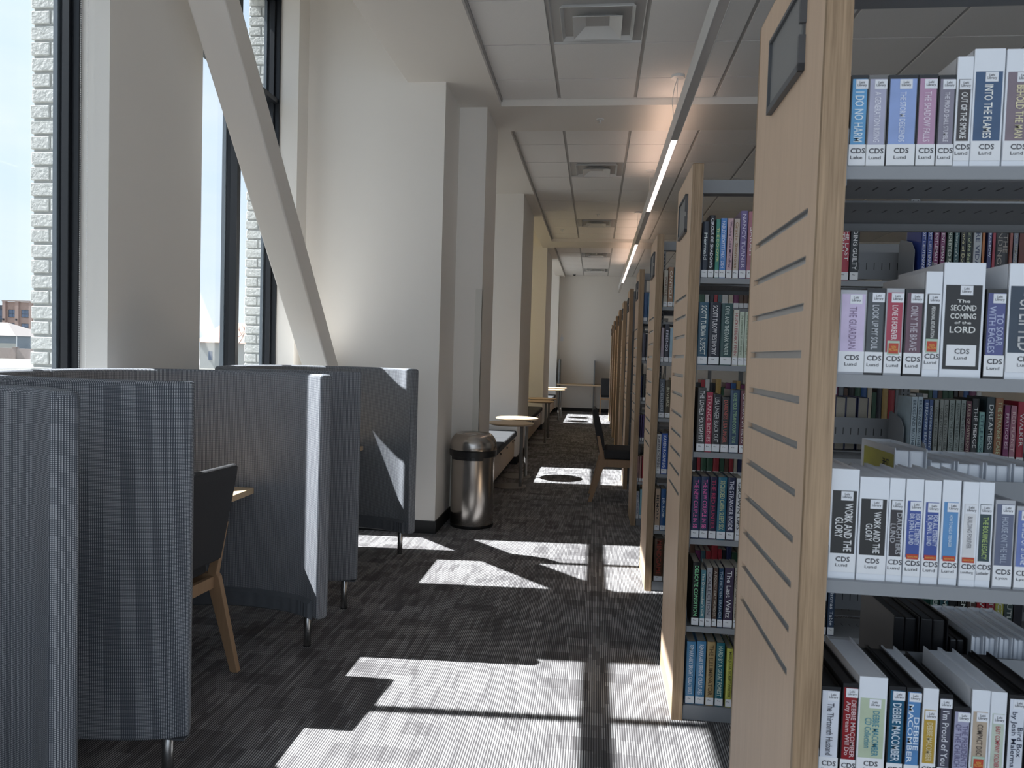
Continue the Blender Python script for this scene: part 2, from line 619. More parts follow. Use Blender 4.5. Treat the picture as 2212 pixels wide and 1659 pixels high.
# ---- measured books: x0, x1, height, kind, colours, title ...
P1={
 1.84:[
  (0.42,0.449,0.158,'C','K',(0.12,0.35,0.62),'I DO NO HARM',(0.8,0.9,0.95),'Lake'),
  (0.449,0.481,0.158,'C','G',(0.42,0.42,0.55),'A GENERATION RISING',(0.85,0.85,0.92),'Lund'),
  (0.481,0.529,0.157,'C','K',(0.28,0.38,0.68),'THE STORM DESCENDS',(0.8,0.85,0.95),'Lund'),
  (0.529,0.561,0.157,'C','K',(0.48,0.28,0.42),'THE SHADOW FALLS',(0.85,0.75,0.85),'Lund'),
  (0.562,0.59,0.156,'C','K',(0.25,0.23,0.29),'THE PROUD SHALL STUMBLE',(0.8,0.78,0.84),'Lund'),
  (0.59,0.616,0.186,'T','W',(0.06,0.05,0.05),'OUT OF THE SMOKE',(0.9,0.9,0.9),'Lund'),
  (0.616,0.665,0.198,'T','W',(0.05,0.1,0.2),'INTO THE FLAMES',(0.95,0.95,0.9),'Lund'),
  (0.667,0.714,0.197,'T','W',(0.22,0.17,0.2),'BEHOLD THE MAN',(0.85,0.78,0.5),'Lund'),
 ],
 1.485:[
  (0.419,0.463,0.146,'C','L',(0.62,0.52,0.72),'THE GUARDIAN',(0.25,0.18,0.3),'Lund'),
  (0.463,0.494,0.15,'C','K',(0.07,0.08,0.09),'LOOK UP MY SOUL',(0.6,0.62,0.66),'Lund'),
  (0.495,0.525,0.15,'C','L',(0.4,0.04,0.08),'LOVE IS FOREVER',(0.9,0.85,0.85),'Lund'),
  (0.527,0.557,0.15,'C','K',(0.14,0.07,0.1),'ONLY THE BRAVE',(0.55,0.5,0.55),'Lund'),
  (0.558,0.585,0.18,'T','W',(0.02,0.02,0.02),'PERSONAL REVELATION',(0.8,0.8,0.78),'Lund'),
  (0.587,0.654,0.196,'S','W',(0.012,0.012,0.014),'The\nSECOND\nCOMING\nof the\nLORD',(0.85,0.85,0.82),'Lund'),
  (0.656,0.689,0.152,'C','K',(0.08,0.09,0.26),'TO SOAR\nWITH EAGLES',(0.5,0.55,0.75),'Lund'),
  (0.691,0.751,0.196,'T','W',(0.03,0.05,0.08),'UPLIFTED',(0.6,0.6,0.6),'Lund'),
 ],
 1.125:[
  (0.419,0.466,0.194,'T','W',(0.012,0.012,0.012),'WORK AND THE\nGLORY',(0.85,0.85,0.85),'Lund'),
  (0.467,0.516,0.182,'T','W',(0.012,0.012,0.012),'WORK AND THE\nGLORY',(0.85,0.85,0.85),'Lund'),
  (0.517,0.543,0.182,'T','W',(0.03,0.025,0.03),'DAUGHTERS\nLUND',(0.5,0.5,0.52),'Lund'),
  (0.544,0.573,0.182,'T','W',(0.04,0.08,0.33),'FOR ALL ETERNITY\nDR. JOHN L. LUND',(0.75,0.8,0.9),'Lund'),
  (0.574,0.602,0.181,'T','W',(0.04,0.08,0.33),'FOR ALL ETERNITY\nDR. JOHN L. LUND',(0.75,0.8,0.9),'Lund'),
  (0.604,0.634,0.183,'T','W',(0.1,0.28,0.55),'HOW TO HUG A TEENAGER',(0.75,0.85,0.9),'Lund'),
  (0.636,0.662,0.182,'T','W',(0.72,0.72,0.73),'BUILDING FOREVER',(0.2,0.2,0.22),'Lundberg'),
  (0.663,0.688,0.182,'T','W',(0.02,0.05,0.06),'THE BOURNE LEGACY',(0.45,0.6,0.2),'Lustbader'),
  (0.69,0.722,0.153,'C','L',(0.12,0.14,0.22),'HOUSE ON THE HILL',(0.45,0.5,0.6),'Lyon'),
  (0.724,0.753,0.144,'C','L',(0.14,0.2,0.48),'SPIKES OF STONE',(0.7,0.75,0.85),'Lyon'),
 ],
 0.763:[
  (0.419,0.453,0.167,'C','K',(0.72,0.75,0.82),'The Thirteenth Husband',(0.03,0.03,0.05),'Macallister'),
  (0.455,0.482,0.176,'C','K',(0.26,0.015,0.02),'DEBBIE MACOMBER\nAny Dream Will Do',(0.75,0.6,0.6),'Macomber'),
  (0.483,0.531,0.19,'T','W',(0.5,0.58,0.42),'DEBBIE MACOMBER\nCD Collection',(0.05,0.25,0.35),'Macomber'),
  (0.533,0.561,0.177,'C','K',(0.015,0.1,0.19),'DEBBIE MACOMBER',(0.7,0.78,0.85),'Macomber'),
  (0.562,0.588,0.177,'C','K',(0.1,0.25,0.5),'DEBBIE\nMACOMBER',(0.8,0.88,0.95),'Macomber'),
  (0.59,0.616,0.178,'T','W',(0.5,0.33,0.06),'DEBBIE MACOMBER',(0.75,0.65,0.4),'Macomber'),
  (0.617,0.639,0.17,'C','K',(0.09,0.09,0.12),"I'm Proud of You",(0.8,0.8,0.85),'Madigan'),
  (0.64,0.669,0.149,'C','K',(0.38,0.38,0.52),'THE PRESIDENTS\nOF THE CHURCH',(0.15,0.14,0.25),'Madsen'),
  (0.67,0.7,0.182,'T','W',(0.52,0.42,0.32),'COMPACT DISC',(0.08,0.06,0.05),'Madsen'),
  (0.7,0.726,0.182,'T','W',(0.55,0.62,0.52),'EASY COMPANY SOLDIER',(0.5,0.05,0.08),'Malarkey'),
  (0.729,0.758,0.178,'C','K',(0.72,0.75,0.82),'Bird Box\nby Josh Malerman',(0.03,0.04,0.08),'Malerman'),
  (0.759,0.79,0.181,'C','K',(0.05,0.06,0.1),'THE GIRL',(0.6,0.6,0.7),'Mann'),
 ],
}
P2={
 1.84:[
  (0.419,0.445,0.231,'H',(0.02,0.03,0.05),'Mermaid',(0.75,0.8,0.8)),
  (0.445,0.469,0.257,'H',(0.01,0.01,0.015),'CIRCUS OF SHADOWS',(0.8,0.8,0.85)),
  (0.471,0.489,0.24,'P',(0.05,0.27,0.2),'THE DO-OVER',(0.7,0.75,0.3)),
  (0.489,0.515,0.244,'P',(0.08,0.25,0.62),"HADLEY BECKETT'S NEXT DISH",(0.8,0.85,0.95)),
  (0.517,0.541,0.244,'P',(0.62,0.4,0.44),'Wooing Cadie McCaffrey',(0.08,0.05,0.1)),
  (0.543,0.567,0.243,'P',(0.6,0.5,0.42),'Gracie Simmons',(0.35,0.2,0.1)),
  (0.568,0.596,0.275,'H',(0.17,0.13,0.3),'NANCY TURNER',(0.7,0.65,0.8)),
  (0.598,0.629,0.273,'H',(0.42,0.16,0.2),'SARAH',(0.8,0.7,0.7)),
 ],
 1.485:[
  (0.416,0.457,0.257,'H',(0.03,0.1,0.16),'SCOTT TUROW SUSPECT',(0.8,0.85,0.8)),
  (0.459,0.505,0.258,'H',(0.012,0.014,0.03),'SCOTT TUROW TESTIMONY',(0.8,0.78,0.8)),
  (0.507,0.554,0.255,'H',(0.02,0.07,0.07),'DEVIL AND THE DARK WATER',(0.65,0.75,0.7)),
  (0.555,0.579,0.228,'P',(0.62,0.6,0.52),'HUCKLEBERRY FINN',(0.4,0.08,0.08)),
  (0.579,0.601,0.222,'P',(0.55,0.62,0.5),'the adventures of tom sawyer',(0.15,0.2,0.12)),
  (0.601,0.624,0.221,'P',(0.55,0.62,0.5),'the adventures of tom sawyer',(0.15,0.2,0.12)),
 ],
 1.125:[
  (0.426,0.46,0.266,'H',(0.05,0.05,0.05),'THE LONELY POLYGAMIST',(0.75,0.75,0.75)),
  (0.46,0.488,0.248,'P',(0.38,0.03,0.07),'STRANGE BODIES',(0.8,0.5,0.5)),
  (0.488,0.522,0.24,'H',(0.012,0.01,0.015),'LISA UNGER BLACK OUT',(0.6,0.6,0.6)),
  (0.524,0.555,0.23,'H',(0.03,0.03,0.03),'DARKNESS LISA UNGER',(0.5,0.12,0.1)),
  (0.557,0.596,0.261,'H',(0.02,0.06,0.12),'CLOSE YOUR EYES AND COUNT TO 10',(0.35,0.55,0.3)),
  (0.598,0.629,0.261,'H',(0.13,0.03,0.05),'CONFESSIONS ON THE 7:45',(0.75,0.7,0.7)),
 ],
 0.763:[
  (0.418,0.452,0.258,'H',(0.02,0.04,0.1),'THE NEW COUPLE IN 5B',(0.75,0.15,0.42)),
  (0.454,0.488,0.26,'H',(0.02,0.04,0.1),'THE NEW COUPLE IN 5B',(0.75,0.15,0.42)),
  (0.49,0.521,0.26,'H',(0.015,0.015,0.05),'THE RED HUNTER',(0.45,0.04,0.12)),
  (0.523,0.559,0.26,'H',(0.03,0.16,0.24),'SECLUDED CABIN SLEEPS SIX',(0.6,0.65,0.35)),
  (0.561,0.594,0.261,'H',(0.015,0.02,0.06),'THE STRANGER INSIDE',(0.75,0.75,0.85)),
  (0.596,0.624,0.259,'P',(0.72,0.72,0.72),'GROWN UPS',(0.03,0.03,0.03)),
 ],
 0.395:[
  (0.434,0.466,0.267,'H',(0.012,0.014,0.014),'DELICATE CONDITION',(0.3,0.75,0.4)),
  (0.468,0.489,0.238,'P',(0.1,0.25,0.3),"The Dressmaker's Gift",(0.8,0.8,0.7)),
  (0.491,0.516,0.249,'P',(0.42,0.42,0.44),'COLLECTION',(0.1,0.1,0.12)),
  (0.518,0.538,0.249,'P',(0.13,0.08,0.06),'A FOGGY DAY MURDER',(0.6,0.55,0.45)),
  (0.54,0.561,0.25,'P',(0.02,0.06,0.12),'THE HIDDEN BRANCH',(0.5,0.6,0.65)),
  (0.563,0.602,0.253,'P',(0.07,0.05,0.09),'The Last Waltz',(0.85,0.85,0.85)),
  (0.604,0.626,0.255,'P',(0.55,0.5,0.4),'PIECES OF HOME',(0.15,0.1,0.1)),
 ],
 0.061:[
  (0.423,0.461,0.265,'H',(0.09,0.26,0.45),'REMARKABLY BRIGHT CREATURES',(0.8,0.85,0.9)),
  (0.464,0.502,0.269,'H',(0.09,0.26,0.45),'REMARKABLY BRIGHT CREATURES',(0.8,0.85,0.9)),
  (0.506,0.54,0.27,'H',(0.42,0.3,0.14),'THE ILLUMINATOR',(0.12,0.07,0.03)),
  (0.544,0.578,0.269,'H',(0.02,0.14,0.18),'HARD BY A GREAT FOREST',(0.6,0.75,0.65)),
  (0.586,0.612,0.248,'H',(0.52,0.52,0.1),'MISS JULIA SCRIPTWRITER',(0.08,0.08,0.03)),
  (0.616,0.636,0.258,'P',(0.2,0.2,0.24),'',(0.5,0.5,0.5)),
 ],
}
P2b={
 1.84:[
  (0.957,0.997,0.27,'H',(0.42,0.03,0.06),'THE LAST\nTRIAL',(0.85,0.8,0.8)),
  (1.0,1.034,0.27,'H',(0.02,0.025,0.03),'PLEADING GUILTY',(0.85,0.85,0.85)),
  (1.266,1.285,0.269,'P',(0.03,0.06,0.28),'THE LOST LIEUTENANT',(0.75,0.78,0.85)),
  (1.288,1.309,0.269,'P',(0.03,0.06,0.28),'THE LOST LIEUTENANT',(0.75,0.78,0.85)),
  (1.312,1.333,0.269,'P',(0.2,0.03,0.12),'THE GENTLEMAN SPY',(0.8,0.7,0.75)),
  (1.337,1.357,0.269,'P',(0.2,0.03,0.12),'THE GENTLEMAN SPY',(0.8,0.7,0.75)),
  (1.361,1.383,0.268,'P',(0.05,0.08,0.06),'THE INDEBTED EARL',(0.65,0.7,0.6)),
  (1.387,1.407,0.268,'P',(0.02,0.08,0.09),"The Debutante's Code",(0.6,0.7,0.65)),
  (1.411,1.433,0.268,'P',(0.01,0.012,0.012),'Milestone of Doubt',(0.7,0.65,0.4)),
  (1.435,1.457,0.268,'P',(0.015,0.03,0.025),'Children of the Shadows',(0.6,0.65,0.4)),
  (1.459,1.49,0.27,'P',(0.5,0.52,0.54),'GORE VIDAL',(0.1,0.12,0.2)),
  (1.491,1.502,0.268,'P',(0.52,0.18,0.05),'',(1,1,1)),
  (1.512,1.529,0.267,'P',(0.05,0.06,0.18),'RAINBOW',(0.7,0.75,0.85)),
  (1.53,1.542,0.267,'P',(0.42,0.05,0.08),'',(1,1,1)),
  (1.544,1.592,0.278,'H',(0.03,0.03,0.035),'THE\nBINDING',(0.4,0.36,0.32)),
  (1.593,1.605,0.267,'P',(0.32,0.1,0.08),'',(1,1,1)),
  (1.607,1.625,0.269,'P',(0.22,0.23,0.3),'WHAT REMAINS',(0.5,0.5,0.4)),
  (1.627,1.651,0.271,'P',(0.14,0.03,0.02),'',(0.8,0.8,0.8)),
  (1.652,1.676,0.272,'P',(0.05,0.12,0.35),'',(0.8,0.8,0.8)),
 ],
 1.125:[
  (1.261,1.284,0.258,'P',(0.42,0.52,0.58),'BRIDES AND BROTHERS',(0.06,0.1,0.14)),
  (1.285,1.306,0.259,'P',(0.42,0.52,0.58),'BRIDES AND BROTHERS',(0.06,0.1,0.14)),
  (1.308,1.327,0.249,'P',(0.04,0.09,0.25),'DREAMING BEAUTY',(0.6,0.7,0.8)),
  (1.329,1.345,0.249,'P',(0.04,0.09,0.25),'DREAMING BEAUTY',(0.6,0.7,0.8)),
  (1.347,1.364,0.25,'P',(0.26,0.28,0.26),'LOVE IN DISGUISE',(0.08,0.09,0.08)),
  (1.366,1.382,0.251,'P',(0.26,0.28,0.26),'LOVE IN DISGUISE',(0.08,0.09,0.08)),
  (1.383,1.402,0.251,'P',(0.26,0.28,0.26),'LOVE IN DISGUISE',(0.08,0.09,0.08)),
  (1.404,1.425,0.25,'P',(0.28,0.33,0.31),'REFINING THE DEBUTANTE',(0.08,0.1,0.09)),
  (1.427,1.446,0.251,'P',(0.28,0.33,0.31),'REFINING THE DEBUTANTE',(0.08,0.1,0.09)),
  (1.448,1.467,0.252,'P',(0.28,0.33,0.31),'REFINING THE DEBUTANTE',(0.08,0.1,0.09)),
  (1.468,1.489,0.249,'P',(0.1,0.02,0.04),'RULES OF MATRIMONY',(0.6,0.5,0.4)),
  (1.491,1.517,0.259,'H',(0.012,0.015,0.02),'THE MERGE',(0.85,0.85,0.85)),
  (1.518,1.539,0.207,'P',(0.25,0.48,0.45),'LITTLE BOOK',(0.05,0.12,0.15)),
  (1.543,1.574,0.267,'H',(0.03,0.05,0.06),'DREAMERS',(0.75,0.8,0.8)),
  (1.575,1.604,0.264,'H',(0.35,0.16,0.08),'THE STRANGE CASE',(0.6,0.65,0.4)),
  (1.61,1.632,0.238,'P',(0.22,0.03,0.13),'PERTICO ISE',(0.8,0.6,0.7)),
  (1.633,1.656,0.237,'P',(0.45,0.2,0.26),'RED PLANET',(0.8,0.6,0.6)),
  (1.659,1.686,0.253,'H',(0.4,0.02,0.05),'WALKER',(0.85,0.8,0.8)),
 ],
 0.395:[
  (0.95,0.975,0.208,'H',(0.02,0.03,0.04),'Christmas Past',(0.7,0.75,0.8)),
  (0.979,1.006,0.233,'H',(0.05,0.08,0.14),'Christmas Table',(0.8,0.85,0.9)),
  (1.373,1.406,0.207,'H',(0.02,0.08,0.06),'GENTLEMEN',(0.7,0.75,0.7)),
  (1.408,1.441,0.209,'H',(0.03,0.1,0.12),'MILLER',(0.7,0.75,0.7)),
  (1.443,1.476,0.211,'H',(0.02,0.02,0.02),'107',(0.7,0.75,0.7)),
  (1.478,1.511,0.214,'H',(0.012,0.012,0.012),'ENTICE',(0.7,0.75,0.7)),
  (1.513,1.546,0.216,'H',(0.1,0.06,0.05),'LIGHT',(0.7,0.75,0.7)),
  (1.548,1.581,0.218,'H',(0.4,0.02,0.03),'WOMEN',(0.7,0.75,0.7)),
  (1.583,1.616,0.221,'H',(0.34,0.03,0.05),'TRUST',(0.7,0.75,0.7)),
  (1.617,1.65,0.223,'H',(0.5,0.5,0.12),'CZAR',(0.7,0.75,0.7)),
  (1.652,1.685,0.225,'H',(0.07,0.1,0.1),'OUTLAW',(0.7,0.75,0.7)),
  (1.686,1.719,0.228,'H',(0.04,0.04,0.05),'',(0.7,0.75,0.7)),
 ],
}
P3={
 1.84:[
  (0.419,0.445,0.234,'P',(0.5,0.46,0.38),'WHISTLE',(0.2,0.1,0.08)),
  (0.448,0.48,0.255,'H',(0.35,0.2,0.12),'CANTICLE',(0.8,0.75,0.65)),
  (0.483,0.506,0.253,'P',(0.25,0.42,0.48),'',(1,1,1)),
 ],
 1.485:[
  (0.415,0.435,0.222,'P',(0.5,0.42,0.48),'',(0.2,0.2,0.3)),
  (0.438,0.468,0.246,'H',(0.05,0.05,0.07),'FRIENDS',(0.7,0.7,0.8)),
  (0.47,0.494,0.22,'P',(0.4,0.55,0.65),'',(0.1,0.1,0.2)),
 ],
 1.125:[
  (0.417,0.452,0.254,'H',(0.12,0.14,0.17),'I HAVE BEEN HERE',(0.55,0.6,0.65)),
  (0.455,0.49,0.244,'H',(0.1,0.08,0.05),'RIVERS',(0.6,0.55,0.4)),
 ],
 0.763:[
  (0.413,0.442,0.257,'P',(0.68,0.68,0.68),'KAREN ROBARDS',(0.05,0.05,0.08)),
  (0.445,0.483,0.264,'H',(0.03,0.1,0.42),'KAREN ROBARDS',(0.8,0.85,0.9)),
 ],
 0.395:[
  (0.417,0.45,0.269,'P',(0.5,0.36,0.26),'MEMORY',(0.05,0.05,0.05)),
  (0.453,0.485,0.271,'H',(0.02,0.09,0.25),'J.D. ROBB',(0.7,0.8,0.85)),
 ],
 0.061:[
  (0.424,0.483,0.28,'H',(0.09,0.045,0.025),'MINDGAME',(0.35,0.06,0.04)),
 ],
}
P4={
 1.84:[
  (0.413,0.45,0.259,'H',(0.03,0.1,0.25),'',(0.7,0.6,0.2)),
  (0.454,0.479,0.255,'P',(0.12,0.35,0.55),'',(1,1,1)),
 ],
 1.485:[
  (0.41,0.443,0.249,'H',(0.1,0.1,0.14),'',(0.7,0.7,0.7)),
  (0.447,0.472,0.242,'H',(0.03,0.03,0.04),'',(0.7,0.7,0.7)),
 ],
 1.125:[
  (0.407,0.427,0.226,'H',(0.02,0.03,0.1),'',(0.7,0.7,0.7)),
  (0.432,0.456,0.243,'H',(0.03,0.03,0.03),'',(0.7,0.7,0.7)),
 ],
 0.763:[
  (0.404,0.42,0.24,'P',(0.08,0.05,0.17),'',(0.7,0.7,0.7)),
  (0.424,0.437,0.241,'P',(0.08,0.05,0.17),'',(0.7,0.7,0.7)),
  (0.441,0.457,0.242,'P',(0.08,0.05,0.17),'',(0.7,0.7,0.7)),
 ],
 0.395:[
  (0.405,0.425,0.23,'P',(0.42,0.24,0.22),'',(0.7,0.7,0.7)),
  (0.429,0.446,0.231,'P',(0.42,0.24,0.22),'',(0.7,0.7,0.7)),
  (0.45,0.463,0.232,'P',(0.35,0.03,0.04),'',(0.7,0.7,0.7)),
 ],
 0.061:[
  (0.409,0.438,0.248,'P',(0.66,0.68,0.72),'ENJOY THE VIEW',(0.05,0.05,0.2)),
  (0.442,0.467,0.266,'P',(0.25,0.5,0.62),'',(0.7,0.7,0.7)),
 ],
}
# ================================================================== the setting
YB, YF = -2.42, 20.0          # where the modelled room starts behind the camera, far wall
XW = -2.44                   # inner face of the window wall
XR = 7.0
ZC, ZS = 3.76, 3.70          # tile ceiling, plaster soffit and beams

floor = structure(MB().box(-2.8, XR, YB, YF + .2, -.12, 0).build('floor', CARPET))

# window openings: (y0, y1, mullion y or None, shade?)
WINS = [(-2.35, -1.13, -1.74), (-.11, 1.11, .50), (2.14, 3.355, 2.75), (4.38, 5.60, 4.99),
        (8.28, 9.56, None), (11.7, 14.2, 12.95), (15.85, 18.85, None)]
ZSILL, ZHEAD = .62, 4.30
SILLS = {}
# --- left wall: one structure mesh of wall faces round the openings
w = MB()
edges = [YB] + [e for wi in WINS for e in wi[:2]] + [YF + .2]
for i in range(0, len(edges), 2):
    w.box(-2.59, XW, edges[i], edges[i + 1] - (.18 if 0 < i < 7 else 0), 0, 5.0)
    w.box(-2.725, -2.59, edges[i], edges[i + 1], 0, 5.0)
for k, (a, b, *_) in enumerate(WINS):
    w.box(-2.725, XW, a, b, 0, SILLS.get(k, ZSILL) - .04)
    w.box(-2.725, XW, a, b, ZHEAD, 5.0)
structure(w.build('wall_left', WALL))
# window stools
s = MB()
for k, (a, b, *_) in enumerate(WINS):
    zz = SILLS.get(k, ZSILL)
    s.box(-2.62, XW + .02, a, b, zz - .04, zz)
structure(s.build('trim_1', WALL, bevel=.004))

# --- far wall
structure(MB().box(-2.8, XR, YF, YF + .2, 0, 5.0).build('wall_far', WALL))
structure(MB().box(-1.04, XR, YF - .012, YF, 0, .10).build('baseboard_far', RUBBER))

structure(MB().box(XR, XR + .2, YB, YF + .2, 0, 5.0).build('wall_right', WALL))
# --- piers and columns against the window wall
def pier(name, poly, z1=5.0):
    return structure(MB().prism(poly, 0, z1).build(name, WALL))
pier('wall_pier_1', [(XW, 5.80), (-1.278, 5.80), (-1.278, 6.40), (-1.03, 6.40), (-1.03, 7.08), (XW, 7.08)])
pier('wall_pier_2', [(XW, 9.78), (-1.035, 9.78), (-1.035, 11.34), (XW, 11.34)])
pier('wall_pier_3', [(XW, 14.62), (-1.04, 14.62), (-1.04, 16.30), (XW, 16.30)])
pier('wall_pier_4', [(XW, 19.55), (-1.04, 19.55), (-1.04, YF), (XW, YF)])
# baseboards wrapped round them
def bboard(name, poly):
    return structure(MB().prism(poly, 0, .105).build(name, RUBBER))
e = .009
bboard('baseboard_1', [(XW, 5.80 - e), (-1.278 + e, 5.80 - e), (-1.278 + e, 6.40 - e), (-1.03 + e, 6.40 - e), (-1.03 + e, 7.08), (XW, 7.08)])
bboard('baseboard_2', [(-1.5, 9.78 - e), (-1.035 + e, 9.78 - e), (-1.035 + e, 11.34 + e), (-1.5, 11.34 + e)])
bboard('baseboard_3', [(-1.5, 14.62 - e), (-1.04 + e, 14.62 - e), (-1.04 + e, 16.30 + e), (-1.5, 16.30 + e)])
bboard('baseboard_4', [(-1.5, 19.55 - e), (-1.04 + e, 19.55 - e), (-1.04 + e, YF), (-1.5, YF)])
structure(MB().box(XW, XW + e, YB, 5.79, 0, .105).build('baseboard_left', RUBBER))
# clear corner guard on the stepped column
g = MB()
g.box(-1.088, -1.0265, 6.3955, 6.40, .11, 2.09)
g.box(-1.030, -1.0265, 6.3955, 6.46, .11, 2.09)
structure(g.build('trim_2', plain('corner_guard', (.70, .68, .62), .3, var=.01)))

# --- soffits (plaster) along the windows, beams across, tile ceiling
s = MB()
s.box(-1.595, -.905, YB, 5.80, ZS, 4.95)
s.box(-1.278, -.905, 5.80, 6.40, ZS, 4.95)
s.box(XW, -.905, 6.40, 11.34, ZS, 4.95)
s.box(-1.135, -.905, 11.34, 14.62, ZS, 4.95)
s.box(-1.145, -.905, 14.62, YF, ZS, 4.95)
s.box(-2.40, -1.135, 14.64, 16.28, ZS, 4.95)
s.box(XW, -.905, YB, YF, 4.95, 5.05)
structure(s.build('ceiling_soffit', CEILPAINT))
bmz = MB()
bmz.box(-.905, XR, 6.385, 7.085, ZS, 4.0)
bmz.box(-.905, XR, 13.81, 14.56, ZS, 4.0)
structure(bmz.build('ceiling_beams', CEILPAINT))

# tile ceiling: tegular tiles dropped 8 mm from the tee grid
TX0, TP = -.905, .657
xs = [-.905, -.39, .265, .935, 1.592, 2.249, 2.906, 3.563, 4.22, 4.877, 5.534, 6.191, 6.848]
def rows(y0, y1, anchor, p):
    r = [anchor]
    while r[0] - p > y0: r.insert(0, r[0] - p)
    while r[-1] + p < y1: r.append(r[-1] + p)
    return [y0] + [v for v in r if y0 + .04 < v < y1 - .04] + [y1]
RB = [rows(YB, 6.385, 5.281, .657), rows(7.085, 13.81, 7.743, .69), rows(14.56, YF, 14.95, .69)]
VENTS = []
def tile_at(x, y):
    for R_ in RB:
        for a, b in zip(R_, R_[1:]):
            if a <= y < b:
                for c, d in zip(xs, xs[1:]):
                    if c <= x < d:
                        return c, d, a, b
for vy in (4.95, 8.75, 12.1, 16.2, 19.0):
    VENTS.append(tile_at(-.05, vy))
tl, gr = MB(), MB()
for R_ in RB:
    gr.box(-.905, XR, R_[0], R_[-1], ZC + .011, ZC + .03)
    for a, b in zip(R_, R_[1:]):
        for c, d in zip(xs, xs[1:]):
            if (c, d, a, b) in VENTS:
                continue
            tl.box(c + .014, d - .014, a + .007, b - .007, ZC, ZC + .016)
structure(gr.build('ceiling_grid', TEE))
structure(tl.build('ceiling', TILE))
# shadow reveal trim beside the soffit
structure(MB().box(-.905, -.893, YB, YF, ZC - .02, ZC + .004).build('trim_3', TEE))

# --- brick reveals outside every window
def brick_reveal(y, side, z0=-.4, z1=5.2):
    """white painted bricks turning the corner at a window jamb; side +1: wall lies beyond y"""
    b = MB()
    k, z = 0, z0
    while z < z1:
        j = random.uniform(-.004, .004)
        h = .064
        if k % 2 == 0:
            b.box(-2.865 + j, -2.722, y, y + side * .12, z, z + h)
            b.box(-2.865 + j, -2.725, y + side * .13, y + side * .33, z, z + h)
        else:
            b.box(-2.865 + j, -2.765 + j / 2, y, y + side * .22, z, z + h)
            b.box(-2.757 + j / 2, -2.722, y + side * .001, y + side * .2, z, z + h)
            b.box(-2.865 + j, -2.725, y + side * .23, y + side * .33, z, z + h)
        z += .0775
        k += 1
    b.box(-2.857, -2.725, y + side * .008, y + side * .34, z0, z1, 1)
    return b
br = MB()
for a, b_, *_ in WINS:
    for y, sd in ((a, -1), (b_, 1)):
        q = brick_reveal(y, sd)
        n = len(br.v)
        br.v += q.v
        br.f += [tuple(i + n for i in f) for f in q.f]
        br.m += q.m
ed = [YB] + [e_ for wi in WINS for e_ in wi[:2]] + [YF + .2]
for i in range(0, len(ed), 2):
    br.box(-2.857, -2.725, ed[i] + (.3 if i else 0), ed[i + 1] - (.3 if i < len(ed) - 2 else 0), -.4, 5.2, 0)
for a, b_, *_ in WINS:
    br.box(-2.865, -2.725, a, b_, ZHEAD, 5.2, 0)
    br.box(-2.865, -2.725, a, b_, -.4, ZSILL - .05, 0)
structure(br.build('wall_exterior', [BRICKW, MORTAR], bevel=.004, seg=1))

# --- windows
def window(i, y0, y1, mull):
    ZSILL = SILLS.get(i - 1, .62)
    root = empty('window_%d' % i, (-2.68, (y0 + y1) / 2, ZSILL))
    structure(root)
    O = (-2.68, (y0 + y1) / 2, ZSILL)
    f = MB()
    def loc(x0, x1, a, b, z0, z1, mi=0):
        f.box(x0 - O[0], x1 - O[0], a - O[1], b - O[1], z0 - O[2], z1 - O[2], mi)
    steps = [(-2.722, -2.697, .030, 1), (-2.697, -2.682, .014, 0), (-2.682, -2.668, .020, 0), (-2.668, -2.63, .036, 0), (-2.63, -2.59, .018, 0)]
    for x0, x1, t, mi in steps:
        loc(x0, x1, y0, y0 + t, ZSILL, ZHEAD, mi)
        loc(x0, x1, y1 - t, y1, ZSILL, ZHEAD, mi)
        loc(x0, x1, y0, y1, ZSILL, ZSILL + t, mi)
        loc(x0, x1, y0, y1, ZHEAD - t, ZHEAD, mi)
    fr = f.build('window_frame', [FRAME, FRAME_L], root, bevel=.002, seg=1)
    structure(fr)
    f = MB()
    def loc2(x0, x1, a, b, z0, z1, mi=0):
        f.box(x0 - O[0], x1 - O[0], a - O[1], b - O[1], z0 - O[2], z1 - O[2], mi)
    if mull:
        loc2(-2.730, -2.70, mull - .026, mull + .026, ZSILL, ZHEAD, 1)
        loc2(-2.70, -2.665, mull - .016, mull + .018, ZSILL, ZHEAD, 0)
        loc2(-2.665, -2.61, mull - .024, mull + .024, ZSILL, ZHEAD, 0)
    loc2(-2.72, -2.60, y0, y1, 3.46, 3.50, 0)
    structure(f.build('mullion', [FRAME, FRAME_L], root, bevel=.002, seg=1))
    gobj = MB().box(-2.692 - O[0], -2.688 - O[0], y0 + .01 - O[1], y1 - .01 - O[1], .01, ZHEAD - ZSILL - .01).build('glass', GLASS, root)
    structure(gobj)
    return root
for i, (a, b_, m_) in enumerate(WINS):
    window(i + 1, a, b_, m_)

# roller shade drawn over the third bay, bead chains at the near windows
o = MB()
o.box(-2.582, -2.579, 11.73, 14.17, .7, 4.27)
sh = o.build('roller_shade', SHADE)
tag(sh, 'tan roller shade drawn down over the window of the third bench bay', 'window shade')
MB().box(-.02, .02, -1.23, 1.23, -.03, .0).build('hem_bar', WHITE_M, sh).location = (-2.58, 12.95, .71)

